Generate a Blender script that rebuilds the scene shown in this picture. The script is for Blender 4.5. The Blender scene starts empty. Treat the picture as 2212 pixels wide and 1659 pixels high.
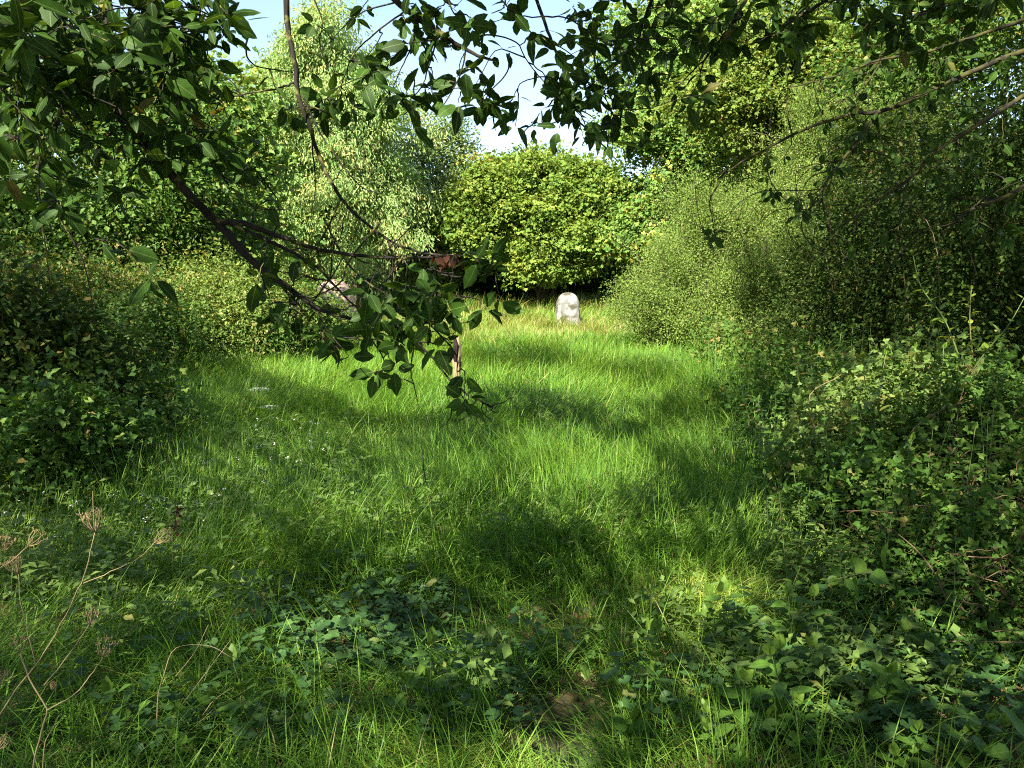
import bpy, math
import numpy as np
R = math.radians
rng = np.random.default_rng(7)
SC = bpy.context.scene
COL = SC.collection

# ------------------------------------------------------------------ camera, world, sun, exposure
FPX, CU, CV, HZ, CH = 1671.0, 1106.0, 829.5, 575.0, 1.6      # picture units: 2212 wide, horizon row 575
PITCH = math.atan((CV - HZ) / FPX)
cam = bpy.data.cameras.new('camera')
cam.sensor_width = 36.0
cam.lens = 36.0 * FPX / 2212.0
cam.clip_start, cam.clip_end = 0.05, 3000
cam_o = bpy.data.objects.new('camera', cam)
cam_o.location = (0, 0, CH)
cam_o.rotation_euler = (math.pi / 2 - PITCH, 0, 0)
COL.objects.link(cam_o)
SC.camera = cam_o

SUN_EL, SUN_AZ = 42.0, 30.0          # sun behind the camera, to the left
sxy = math.cos(R(SUN_EL))
SDIR = np.array([-math.sin(R(SUN_AZ)) * sxy, -math.cos(R(SUN_AZ)) * sxy, math.sin(R(SUN_EL))])
w = bpy.data.worlds.new('World')
SC.world = w
w.use_nodes = True
nt = w.node_tree
bg = nt.nodes['Background']
sky = nt.nodes.new('ShaderNodeTexSky')
sky.sky_type = 'NISHITA'
sky.sun_disc = False
sky.sun_elevation = R(SUN_EL)
sky.sun_rotation = math.atan2(SDIR[0], SDIR[1])
sky.dust_density = 0.15
sky.ozone_density = 2.5
sky.air_density = 1.0
tc = nt.nodes.new('ShaderNodeTexCoord')
mp = nt.nodes.new('ShaderNodeMapping')
mp.inputs['Scale'].default_value = (1.0, 1.6, 5.0)
nz = nt.nodes.new('ShaderNodeTexNoise')
nz.inputs['Scale'].default_value = 1.6
nz.inputs['Detail'].default_value = 6
nz.inputs['Roughness'].default_value = 0.55
rp = nt.nodes.new('ShaderNodeValToRGB')
rp.color_ramp.elements[0].position = 0.42
rp.color_ramp.elements[0].color = (0.1, 0.1, 0.1, 1)
rp.color_ramp.elements[1].position = 0.78
rp.color_ramp.elements[1].color = (0.8, 0.8, 0.8, 1)
mx = nt.nodes.new('ShaderNodeMix')
mx.data_type = 'RGBA'
mx.inputs[7].default_value = (2.5, 2.7, 3.1, 1)      # thin bright cloud, in the sky's own units
L = nt.links.new
L(tc.outputs['Generated'], mp.inputs['Vector'])
L(mp.outputs['Vector'], nz.inputs['Vector'])
L(nz.outputs['Fac'], rp.inputs['Fac'])
L(rp.outputs['Color'], mx.inputs[0])
L(sky.outputs['Color'], mx.inputs[6])
L(mx.outputs[2], bg.inputs['Color'])
bg.inputs['Strength'].default_value = 0.08

sun = bpy.data.lights.new('sun', 'SUN')
sun.energy = 5.0
sun.angle = R(0.5)
sun.color = (1.0, 0.93, 0.80)
sun_o = bpy.data.objects.new('sun', sun)
from mathutils import Vector
sun_o.rotation_euler = Vector(SDIR.tolist()).to_track_quat('Z', 'Y').to_euler()
COL.objects.link(sun_o)
SC.view_settings.view_transform = 'Standard'
SC.view_settings.look = 'None'
SC.view_settings.gamma = 1.0
SC.view_settings.exposure = 2.1
SC.cycles.filter_width = 1.1
SC.cycles.use_denoising = False
SC.cycles.max_bounces = 8
SC.cycles.diffuse_bounces = 4
SC.cycles.glossy_bounces = 2
SC.cycles.transmission_bounces = 5

# ------------------------------------------------------------------ helpers
cp, sp = math.cos(PITCH), math.sin(PITCH)


def at(u, v, Y):
    """point on the sight line of picture position (u, v) at world depth y = Y"""
    dx, dy = (u - CU) / FPX, (CV - v) / FPX
    d = np.array([dx, cp + sp * dy, -sp + cp * dy])
    return np.array([0, 0, CH]) + d * (Y / d[1])


def project(P):
    P = np.atleast_2d(P)
    q = P - np.array([0, 0, CH])
    zf = q[:, 1] * cp - q[:, 2] * sp
    yu = q[:, 1] * sp + q[:, 2] * cp
    z = np.where(np.abs(zf) < 1e-4, 1e-4, zf)
    return CU + FPX * q[:, 0] / z, CV - FPX * yu / z, zf


def hash2(i, j, s):
    h = np.sin(i * 127.1 + j * 311.7 + s * 74.7) * 43758.5453
    return h - np.floor(h)


def vnoise(x, y, s=0.0):
    x, y = np.asarray(x, float), np.asarray(y, float)
    i, j = np.floor(x), np.floor(y)
    fx, fy = x - i, y - j
    fx, fy = fx * fx * (3 - 2 * fx), fy * fy * (3 - 2 * fy)
    a, b = hash2(i, j, s), hash2(i + 1, j, s)
    c, d = hash2(i, j + 1, s), hash2(i + 1, j + 1, s)
    return (a * (1 - fx) + b * fx) * (1 - fy) + (c * (1 - fx) + d * fx) * fy


def fbm(x, y, s=0.0):
    return (vnoise(x, y, s) * 0.5 + vnoise(x * 2.03, y * 2.03, s + 3) * 0.3 + vnoise(x * 4.1, y * 4.1, s + 7) * 0.2)


def gz(x, y):
    x, y = np.asarray(x, float), np.asarray(y, float)
    z = (fbm(x * 0.45, y * 0.45, 2) - 0.5) * 0.16 + (fbm(x * 1.7, y * 1.7, 5) - 0.5) * 0.05
    bank = np.clip((x - (2.0 + 0.06 * y)) / 3.0, 0, 1) * np.clip((30 - y) / 10, 0, 1)
    bank_l = np.clip((-x - (3.0 + 0.2 * y)) / 3.0, 0, 1) * np.clip((30 - y) / 10, 0, 1)
    return z + 0.28 * bank + 0.2 * bank_l


def tag(o, label=None, cat=None, group=None, kind=None):
    for k, v in (('label', label), ('category', cat), ('group', group), ('kind', kind)):
        if v is not None:
            o[k] = v
    return o


def empty(name, loc, label, cat, group=None):
    o = bpy.data.objects.new(name, None)
    o.location = [float(c) for c in loc]
    COL.objects.link(o)
    return tag(o, label, cat, group)


class MB:
    """collects triangles / quads as numpy blocks and links them as one mesh"""

    def __init__(self):
        self.v, self.t, self.c, self.l, self.n = [], [], [], [], 0

    def add(self, verts, tris, tint, luv=None):
        verts = np.asarray(verts, float).reshape(-1, 3)
        self.v.append(verts)
        self.t.append(np.asarray(tris, np.int64).reshape(-1, 3) + self.n)
        self.c.append(np.broadcast_to(np.asarray(tint, float), (len(verts),)))
        self.l.append(np.zeros((len(verts), 3)) if luv is None else luv)
        self.n += len(verts)

    def build(self, name, mat, parent=None, smooth=False, origin=None):
        V = np.concatenate(self.v).astype(np.float32)
        T = np.concatenate(self.t).astype(np.int32)
        Cc = np.concatenate(self.c).astype(np.float32)
        if parent is not None:
            V = V - np.array(parent.location, np.float32)
        elif origin is not None:
            V = V - np.array(origin, np.float32)
        me = bpy.data.meshes.new(name)
        me.vertices.add(len(V))
        me.vertices.foreach_set('co', V.ravel())
        me.loops.add(T.size)
        me.loops.foreach_set('vertex_index', T.ravel())
        me.polygons.add(len(T))
        me.polygons.foreach_set('loop_start', np.arange(0, T.size, 3, dtype=np.int32))
        me.polygons.foreach_set('loop_total', np.full(len(T), 3, np.int32))
        me.polygons.foreach_set('use_smooth', np.full(len(T), smooth, bool))
        a = me.attributes.new('tint', 'FLOAT', 'POINT')
        a.data.foreach_set('value', Cc)
        if any(x.any() for x in self.l):
            a = me.attributes.new('leaf_pos', 'FLOAT_VECTOR', 'POINT')
            a.data.foreach_set('vector', np.concatenate(self.l).astype(np.float32).ravel())
        me.materials.append(mat)
        me.update(calc_edges=True)
        o = bpy.data.objects.new(name, me)
        COL.objects.link(o)
        if parent is not None:
            o.parent = parent
        elif origin is not None:
            o.location = [float(c) for c in origin]
        return o


def nrm(a):
    return a / np.maximum(np.linalg.norm(a, axis=-1, keepdims=True), 1e-9)


# ---- leaf templates: x across, y along, z up
def t_diamond(wd=0.30, fold=0.07, droop=0.08):
    V = np.array([[0, 0, 0], [-wd, 0.45, fold], [0, 0.5, 0], [wd, 0.45, fold], [0, 1, -droop]])
    T = [[0, 2, 1], [0, 3, 2], [1, 2, 4], [2, 3, 4]]
    return V, np.array(T)


def t_quad(wd=0.30, fold=0.08, droop=0.05):
    V = np.array([[0, 0, 0], [-wd, 0.45, fold], [wd, 0.45, fold], [0, 1, -droop]])
    return V, np.array([[0, 3, 1], [0, 2, 3]])


def t_ovate(wd=0.27, n=6, fold=0.06, droop=0.16, serr=0.0, belly=0.42, stalk=0.12):
    ys = np.linspace(0, 1, n + 1)
    V, T = [[0, -stalk, 0.0]], []
    for k, y in enumerate(ys):
        p = y ** (math.log(0.5) / math.log(belly))
        h = wd * math.sin(math.pi * p) ** 0.85 if 0 < y < 1 else 0.0
        h *= 1 + (serr if k % 2 else -serr)
        z = -droop * y * y
        V += [[-h, y, z + fold * h / wd], [0, y, z], [h, y, z + fold * h / wd]]
    for k in range(n):
        a, b = 1 + 3 * k, 4 + 3 * k
        if k == 0:
            T += [[a + 1, b + 1, b], [a + 1, b + 2, b + 1]]
        elif k == n - 1:
            T += [[a, a + 1, b + 1], [a + 1, a + 2, b + 1]]
        else:
            T += [[a, a + 1, b + 1], [a, b + 1, b], [a + 1, a + 2, b + 2], [a + 1, b + 2, b + 1]]
    T.append([0, 3, 2])
    V = np.array(V)
    V[0, 0] = 0.012
    return V, np.array(T)


def t_round(n=13, notch=0.5):
    V = [[0, 0, -0.05]]
    for k in range(n + 1):
        a = -math.pi / 2 + 0.35 + (2 * math.pi - 0.7) * k / n
        r = 0.5 * (1.0 + (0.07 if k % 2 else -0.05))
        V.append([r * math.cos(a), r * math.sin(a) * 0.9, 0.05 + 0.03 * math.sin(3 * a)])
    T = [[0, k + 1, k + 2] for k in range(n)]
    return np.array(V), np.array(T)


def t_multi(base, spec):
    V, T, n = [], [], 0
    bv, bt = base
    for ang, sc, off in spec:
        c, s = math.cos(ang), math.sin(ang)
        v = bv * sc
        v = np.stack([v[:, 0] * c + v[:, 1] * s, -v[:, 0] * s + v[:, 1] * c, v[:, 2]], 1) + np.array([0, off, 0])
        V.append(v)
        T.append(bt + n)
        n += len(v)
    return np.concatenate(V), np.concatenate(T)


TREFOIL = t_multi(t_diamond(0.36, 0.08, 0.12), [(0, 0.62, 0.38), (1.25, 0.52, 0.36), (-1.25, 0.52, 0.36)])
TREFOIL_Q = t_multi(t_quad(0.36, 0.08, 0.1), [(0, 0.62, 0.38), (1.25, 0.52, 0.36), (-1.25, 0.52, 0.36)])
PALM5 = t_multi(t_quad(0.22, 0.05, 0.1), [(0, 1, 0), (0.75, 0.9, 0), (-0.75, 0.9, 0), (1.6, 0.6, 0), (-1.6, 0.6, 0)])
LOBED = t_multi(t_quad(0.34, 0.06, 0.1), [(0, 1, 0), (0.85, 0.75, 0.08), (-0.85, 0.75, 0.08)])
PINN = t_multi(t_quad(0.26, 0.03, 0.1), [(0, 0.4, 0.62)] + [(sgn * 1.0, 0.42, o) for o in (0.15, 0.36, 0.56) for sgn in (-1, 1)])
DIAM, QUAD = t_diamond(), t_quad()
NARROW = t_quad(0.17, 0.05, 0.18)
CHERRY = t_ovate(0.25, 8, 0.05, 0.20, 0.045)
CHERRY_SET = [CHERRY, t_ovate(0.28, 8, 0.10, 0.10, 0.05), t_ovate(0.22, 8, 0.03, 0.34, 0.05, .38), t_ovate(0.30, 7, -0.04, 0.22, 0.07, .46)]
bite = t_ovate(0.27, 8, 0.06, 0.22, 0.05)
bite[0][[13, 16]] *= np.array([.35, 1, 1])
CHERRY_SET.append(bite)
BIGLEAF = t_ovate(0.30, 8, 0.06, 0.16, 0.0, 0.40)
NETTLE = t_ovate(0.27, 8, 0.06, 0.25, 0.09, 0.34, 0.25)
ROUND = t_round()


def place(mb, tmpl, pos, d, n, size, tint):
    """many leaves at once: pos (k,3), direction d, normal n, size (k), tint (k)"""
    V, T = tmpl
    d = nrm(d)
    n = n - (n * d).sum(1, keepdims=True) * d
    n = nrm(n)
    b = np.cross(d, n)
    k = len(pos)
    size = np.broadcast_to(np.asarray(size, float), (k,))
    W = (V[None, :, 0, None] * b[:, None] + V[None, :, 1, None] * d[:, None] + V[None, :, 2, None] * n[:, None]) * size[:, None, None] + pos[:, None]
    TT = T[None] + (np.arange(k) * len(V))[:, None, None]
    mb.add(W.reshape(-1, 3), TT.reshape(-1, 3), np.repeat(np.broadcast_to(tint, (k,)), len(V)), np.tile(V, (k, 1)) if len(V) > 20 else None)


def tube(mb, pts, r, ns=6, tint=0.5, cap=True):
    P = np.asarray(pts, float)
    n = len(P)
    r = np.linspace(r[0], r[1], n) if isinstance(r, tuple) else np.broadcast_to(np.asarray(r, float), (n,))
    tg = np.gradient(P, axis=0) if n > 2 else np.repeat([P[-1] - P[0]], n, 0)
    tg = nrm(tg)
    ref = np.array([0.13, 0.21, 1.0]) if abs(tg[0][2]) < 0.8 else np.array([1.0, 0.17, 0.09])
    u = nrm(np.cross(tg, ref))
    v = np.cross(tg, u)
    a = np.arange(ns) * 2 * math.pi / ns
    W = P[:, None] + (np.cos(a)[None, :, None] * u[:, None] + np.sin(a)[None, :, None] * v[:, None]) * r[:, None, None]
    T = []
    for i in range(n - 1):
        for j in range(ns):
            k = (j + 1) % ns
            T += [[i * ns + j, i * ns + k, (i + 1) * ns + k], [i * ns + j, (i + 1) * ns + k, (i + 1) * ns + j]]
    W = W.reshape(-1, 3)
    if cap:
        W = np.concatenate([W, P[-1:]])
        e = len(W) - 1
        T += [[(n - 1) * ns + j, (n - 1) * ns + (j + 1) % ns, e] for j in range(ns)]
    mb.add(W, T, tint)


def spline(pts, m=6):
    """Catmull-Rom through the points"""
    P = np.asarray(pts, float)
    Q = np.vstack([2 * P[0] - P[1], P, 2 * P[-1] - P[-2]])
    out = []
    for i in range(1, len(Q) - 2):
        for t in np.arange(m) / m:
            a, b, c, d = Q[i - 1], Q[i], Q[i + 1], Q[i + 2]
            out.append(0.5 * (2 * b + (c - a) * t + (2 * a - 5 * b + 4 * c - d) * t * t + (3 * b - a - 3 * c + d) * t ** 3))
    out.append(P[-1])
    return np.array(out)


def wob(P, amp, rg):
    P = np.array(P)
    P[1:-1] += rg.normal(0, amp, (len(P) - 2, P.shape[1]))
    return P


# ---- materials
def new_mat(name):
    m = bpy.data.materials.new(name)
    m.use_nodes = True
    m.node_tree.nodes.clear()
    return m, m.node_tree.nodes, m.node_tree.links.new


def ramp(N, K, src, a, b, ca, cb):
    r = N.new('ShaderNodeValToRGB')
    r.color_ramp.elements[0].position, r.color_ramp.elements[1].position = a, b
    r.color_ramp.elements[0].color, r.color_ramp.elements[1].color = (*ca, 1), (*cb, 1)
    K(src, r.inputs['Fac'])
    return r.outputs['Color']


def leafmat(name, stops, trans=0.35, rough=0.5, spec=0.22, tmul=(1.5, 1.25, 0.55), veins=False):
    """stops: [(pos, rgb)] over the per-leaf tint; reflection plus light let through the blade"""
    m, N, K = new_mat(name)
    at_ = N.new('ShaderNodeAttribute')
    at_.attribute_name = 'tint'
    r = N.new('ShaderNodeValToRGB')
    el = r.color_ramp.elements
    while len(el) < len(stops):
        el.new(0.5)
    for e, (p, c) in zip(el, stops):
        e.position = p
        e.color = (*c, 1)
    K(at_.outputs['Fac'], r.inputs['Fac'])
    pb = N.new('ShaderNodeBsdfPrincipled')
    pb.inputs['Roughness'].default_value = rough
    pb.inputs['Specular IOR Level'].default_value = spec
    col = r.outputs['Color']
    if veins:                                     # midrib, side veins and blotches across each blade
        ap = N.new('ShaderNodeAttribute')
        ap.attribute_name = 'leaf_pos'
        sx = N.new('ShaderNodeSeparateXYZ')
        K(ap.outputs['Vector'], sx.inputs[0])

        def mth(op, a, b=None):
            q = N.new('ShaderNodeMath')
            q.operation = op
            for i_, x_ in enumerate((a, b)):
                if x_ is None:
                    continue
                if isinstance(x_, (int, float)):
                    q.inputs[i_].default_value = x_
                else:
                    K(x_, q.inputs[i_])
            return q.outputs[0]
        ax = mth('ABSOLUTE', sx.outputs[0])
        mid = mth('LESS_THAN', ax, .014)
        st = mth('FRACT', mth('MULTIPLY', mth('SUBTRACT', sx.outputs[1], mth('MULTIPLY', ax, 1.1)), 9.0))
        side = mth('MULTIPLY', mth('LESS_THAN', st, .13), .55)
        vn = mth('MAXIMUM', mid, side)
        nzz = N.new('ShaderNodeTexNoise')
        nzz.inputs['Scale'].default_value = 60
        tcc = N.new('ShaderNodeTexCoord')
        K(tcc.outputs['Object'], nzz.inputs['Vector'])
        hv = N.new('ShaderNodeMix')
        hv.data_type = 'RGBA'
        hv.blend_type = 'MULTIPLY'
        hv.inputs[0].default_value = 1.0
        K(col, hv.inputs[6])
        K(ramp(N, K, nzz.outputs['Fac'], .3, .7, (.75, .75, .75), (1.2, 1.15, 1.0)), hv.inputs[7])
        lv = N.new('ShaderNodeMix')
        lv.data_type = 'RGBA'
        K(mth('MULTIPLY', vn, .5), lv.inputs[0])
        K(hv.outputs[2], lv.inputs[6])
        lv.inputs[7].default_value = (.17, .24, .07, 1)
        col = lv.outputs[2]
    K(col, pb.inputs['Base Color'])
    tr = N.new('ShaderNodeBsdfTranslucent')
    ml = N.new('ShaderNodeMix')
    ml.data_type = 'RGBA'
    ml.blend_type = 'MULTIPLY'
    ml.inputs[0].default_value = 1.0
    ml.inputs[7].default_value = (*tmul, 1)
    K(col, ml.inputs[6])
    K(ml.outputs[2], tr.inputs['Color'])
    ms = N.new('ShaderNodeMixShader')
    ms.inputs[0].default_value = trans
    K(pb.outputs[0], ms.inputs[1])
    K(tr.outputs[0], ms.inputs[2])
    out = N.new('ShaderNodeOutputMaterial')
    K(ms.outputs[0], out.inputs[0])
    return m


def barkmat(name, c0, c1, c2, scale=18.0, lo=0.42, hi=0.62, rough=0.85, stretch=(1, 1, 0.35)):
    m, N, K = new_mat(name)
    t = N.new('ShaderNodeTexCoord')
    mpp = N.new('ShaderNodeMapping')
    mpp.inputs['Scale'].default_value = stretch
    n1 = N.new('ShaderNodeTexNoise')
    n1.inputs['Scale'].default_value = scale
    n1.inputs['Detail'].default_value = 5
    n2 = N.new('ShaderNodeTexNoise')
    n2.inputs['Scale'].default_value = scale * 0.8
    n2.inputs['Detail'].default_value = 3
    r1 = N.new('ShaderNodeValToRGB')
    r1.color_ramp.elements[0].position, r1.color_ramp.elements[1].position = 0.35, 0.7
    r1.color_ramp.elements[0].color, r1.color_ramp.elements[1].color = (*c0, 1), (*c1, 1)
    r2 = N.new('ShaderNodeValToRGB')
    r2.color_ramp.elements[0].position, r2.color_ramp.elements[1].position = lo, hi
    mix = N.new('ShaderNodeMix')
    mix.data_type = 'RGBA'
    mix.inputs[7].default_value = (*c2, 1)
    K(t.outputs['Object'], mpp.inputs[0])
    K(mpp.outputs[0], n1.inputs['Vector'])
    K(t.outputs['Object'], n2.inputs['Vector'])
    K(n1.outputs['Fac'], r1.inputs['Fac'])
    K(n2.outputs['Fac'], r2.inputs['Fac'])
    K(r2.outputs['Color'], mix.inputs[0])
    K(r1.outputs['Color'], mix.inputs[6])
    pb = N.new('ShaderNodeBsdfPrincipled')
    pb.inputs['Roughness'].default_value = rough
    pb.inputs['Specular IOR Level'].default_value = 0.25
    K(mix.outputs[2], pb.inputs['Base Color'])
    bp = N.new('ShaderNodeBump')
    bp.inputs['Strength'].default_value = 0.6
    bp.inputs['Distance'].default_value = 0.01
    K(n1.outputs['Fac'], bp.inputs['Height'])
    K(bp.outputs[0], pb.inputs['Normal'])
    out = N.new('ShaderNodeOutputMaterial')
    K(pb.outputs[0], out.inputs[0])
    return m


M = {}
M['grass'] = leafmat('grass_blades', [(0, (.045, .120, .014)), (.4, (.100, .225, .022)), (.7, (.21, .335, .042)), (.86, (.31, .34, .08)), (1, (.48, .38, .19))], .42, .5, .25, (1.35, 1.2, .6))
M['pale_tree'] = leafmat('pale_tree_leaves', [(0, (0.134, 0.250, 0.067)), (.5, (0.242, 0.369, 0.120)), (.85, (0.376, 0.438, 0.166)), (1, (0.485, 0.388, 0.166))], .32, .55, .15)
M['blue_tree'] = leafmat('cool_green_leaves', [(0, (.090, .165, .045)), (.6, (.165, .245, .070)), (1, (.29, .30, .09))], .32, .55, .15)
M['maple'] = leafmat('maple_leaves', [(0, (0.087, 0.175, 0.029)), (.5, (0.169, 0.259, 0.041)), (.85, (0.266, 0.306, 0.056)), (1, (0.338, 0.285, 0.056))], .35, .55, .15)  # blue raised in the far-tree greens, a haze-like softness put into the colour
M['oak'] = leafmat('bright_green_leaves', [(0, (0.081, 0.176, 0.035)), (.5, (0.154, 0.279, 0.054)), (.85, (0.265, 0.338, 0.066)), (1, (0.412, 0.338, 0.076))], .35)
M['yellow_tree'] = leafmat('yellow_green_leaves', [(0, (0.100, 0.180, 0.028)), (.5, (0.170, 0.245, 0.045)), (.9, (0.260, 0.290, 0.063)), (1, (0.340, 0.240, 0.070))], .38, .55, .15)
M['fine'] = leafmat('fine_shrub_leaves', [(0, (0.077, 0.138, 0.024)), (.5, (0.143, 0.220, 0.046)), (.85, (0.220, 0.286, 0.072)), (1, (0.330, 0.308, 0.110))], .35, .65, .1)
M['hazel'] = leafmat('hazel_leaves', [(0, (0.030, 0.075, 0.012)), (.6, (0.068, 0.145, 0.019)), (.9, (0.127, 0.190, 0.029)), (1, (0.194, 0.190, 0.035))], .35)
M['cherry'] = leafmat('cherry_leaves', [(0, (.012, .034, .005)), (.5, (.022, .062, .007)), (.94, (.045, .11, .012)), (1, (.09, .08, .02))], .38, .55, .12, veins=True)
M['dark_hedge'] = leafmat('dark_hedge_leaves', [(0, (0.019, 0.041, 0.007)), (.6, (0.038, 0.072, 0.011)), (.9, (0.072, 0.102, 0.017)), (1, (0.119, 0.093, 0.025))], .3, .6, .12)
M['bramble'] = leafmat('bramble_leaves', [(0, (.030, .075, .012)), (.5, (.062, .135, .020)), (.9, (.13, .19, .035)), (1, (.23, .19, .06))], .34, .55, .18)
M['weed'] = leafmat('weed_leaves', [(0, (.040, .10, .014)), (.6, (.075, .17, .022)), (.9, (.13, .21, .03)), (1, (.26, .22, .05))], .38, .45, veins=True)
M['ivy'] = leafmat('ground_ivy_leaves', [(0, (.026, .068, .018)), (.6, (.045, .105, .028)), (.9, (.08, .15, .035)), (1, (.15, .17, .05))], .28, .5, .25)
M['limeleaf'] = leafmat('lime_green_leaves', [(0, (.075, .15, .016)), (.6, (.13, .22, .025)), (1, (.21, .26, .04))], .4, .4, veins=True)
M['dry'] = leafmat('dry_brown_stalks', [(0, (.09, .06, .03)), (.5, (.21, .155, .075)), (1, (.34, .27, .14))], .1, .7, .2, (1, .9, .7))
M['redbrown'] = leafmat('withered_brown_leaves', [(0, (.035, .014, .009)), (.5, (.07, .03, .018)), (1, (.16, .08, .04))], .3, .7, .2, (1.3, .9, .6))
M['white_petals'] = leafmat('white_petals', [(0, (.6, .62, .55)), (1, (.8, .8, .76))], .25, .6, .2, (1, 1, 1))
M['stem'] = leafmat('green_stems', [(0, (.07, .10, .03)), (.5, (.10, .15, .04)), (1, (.20, .17, .08))], .1, .5, .3, (1, 1, .7))
M['bark'] = barkmat('dark_cherry_bark', (.008, .007, .005), (.032, .025, .018), (.12, .115, .03), 30, .55, .63)
M['moss_bark'] = barkmat('mossy_bark', (.008, .007, .005), (.026, .022, .014), (.05, .048, .012), 26, .42, .6)
M['tree_bark'] = barkmat('grey_brown_bark', (.03, .022, .015), (.10, .075, .05), (.07, .08, .04), 9, .5, .75)
M['cane'] = leafmat('bramble_canes', [(0, (.06, .04, .02)), (.5, (.13, .085, .045)), (1, (.22, .15, .08))], .05, .6, .3, (1, 1, 1))
M['stone'] = barkmat('lichened_white_stone', (.13, .13, .12), (.30, .30, .28), (.07, .065, .045), 6, .50, .62, .9, (1, 1, 1))
M['pink_stone'] = barkmat('pale_pinkish_stone', (.42, .27, .21), (.56, .38, .30), (.24, .19, .14), 5, .55, .75, .9, (1, 1, 1))
M['old_wood'] = barkmat('weathered_pale_wood', (.16, .125, .07), (.36, .29, .17), (.16, .12, .07), 30, .56, .72, .85, (1, 1, .12))
M['rot_bark'] = barkmat('dark_rotten_bark', (.006, .004, .003), (.025, .012, .009), (.02, .01, .008), 30, .5, .7)


def soilmat():
    m, N, K = new_mat('soil_and_moss')
    t = N.new('ShaderNodeTexCoord')
    n1 = N.new('ShaderNodeTexNoise')
    n1.inputs['Scale'].default_value = 1.3
    n1.inputs['Detail'].default_value = 8
    n2 = N.new('ShaderNodeTexNoise')
    n2.inputs['Scale'].default_value = 34
    n2.inputs['Detail'].default_value = 6
    K(t.outputs['Object'], n1.inputs['Vector'])
    K(t.outputs['Object'], n2.inputs['Vector'])
    soil = ramp(N, K, n2.outputs['Fac'], .35, .7, (.045, .022, .011), (.19, .095, .046))
    moss = ramp(N, K, n2.outputs['Fac'], .35, .7, (.012, .028, .006), (.045, .075, .015))
    f = ramp(N, K, n1.outputs['Fac'], .42, .58, (0, 0, 0), (1, 1, 1))
    mix = N.new('ShaderNodeMix')
    mix.data_type = 'RGBA'
    K(f, mix.inputs[0])
    K(soil, mix.inputs[6])
    K(moss, mix.inputs[7])
    pb = N.new('ShaderNodeBsdfPrincipled')
    pb.inputs['Roughness'].default_value = .95
    K(mix.outputs[2], pb.inputs['Base Color'])
    bp = N.new('ShaderNodeBump')
    bp.inputs['Strength'].default_value = .8
    bp.inputs['Distance'].default_value = .02
    K(n2.outputs['Fac'], bp.inputs['Height'])
    K(bp.outputs[0], pb.inputs['Normal'])
    out = N.new('ShaderNodeOutputMaterial')
    K(pb.outputs[0], out.inputs[0])
    return m


M['soil'] = soilmat()

# ------------------------------------------------------------------ ground
gx = np.sinh(np.linspace(-6.4, 6.4, 170)) * 1.4
gy = np.sinh(np.linspace(-5.2, 6.4, 190)) * 1.4 + 6
GX, GY = np.meshgrid(gx, gy)
GZ = gz(GX, GY)
mb = MB()
idx = np.arange(GX.size).reshape(GX.shape)
a, b, c, d = idx[:-1, :-1].ravel(), idx[:-1, 1:].ravel(), idx[1:, 1:].ravel(), idx[1:, :-1].ravel()
mb.add(np.stack([GX, GY, GZ], -1).reshape(-1, 3), np.concatenate([np.stack([a, b, c], 1), np.stack([a, c, d], 1)]), 0.5)
g = mb.build('ground', M['soil'], smooth=True)
tag(g, 'brown soil and moss under the grass of the clearing', 'ground', kind='structure')

# ------------------------------------------------------------------ where the sun reaches the ground between the overhead crowns
COT = np.array([-SDIR[0] / SDIR[2], -SDIR[1] / SDIR[2]])


def inpoly(u, v, poly):
    c = np.zeros(len(u), bool)
    P = np.array(poly, float)
    for (x0, y0), (x1, y1) in zip(P, np.roll(P, -1, 0)):
        m = ((y0 > v) != (y1 > v)) & (u < (x1 - x0) * (v - y0) / (y1 - y0 + 1e-9) + x0)
        c ^= m
    return c


def ell(u, v, cx, cy, rx, ry, k=0.35):
    """1 inside the ellipse, fading to 0 over the outer rim"""
    q = np.sqrt(((u - cx) / rx) ** 2 + ((v - cy) / ry) ** 2)
    return np.clip((1 + k - q) / (2 * k), 0, 1)


FARLIT = [(430, 770), (560, 740), (800, 640), (1430, 600), (1600, 700), (1640, 800), (1600, 850), (1500, 845), (1400, 862), (1250, 850), (1120, 835), (1030, 850), (960, 880), (780, 885), (720, 845), (560, 800)]


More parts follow.
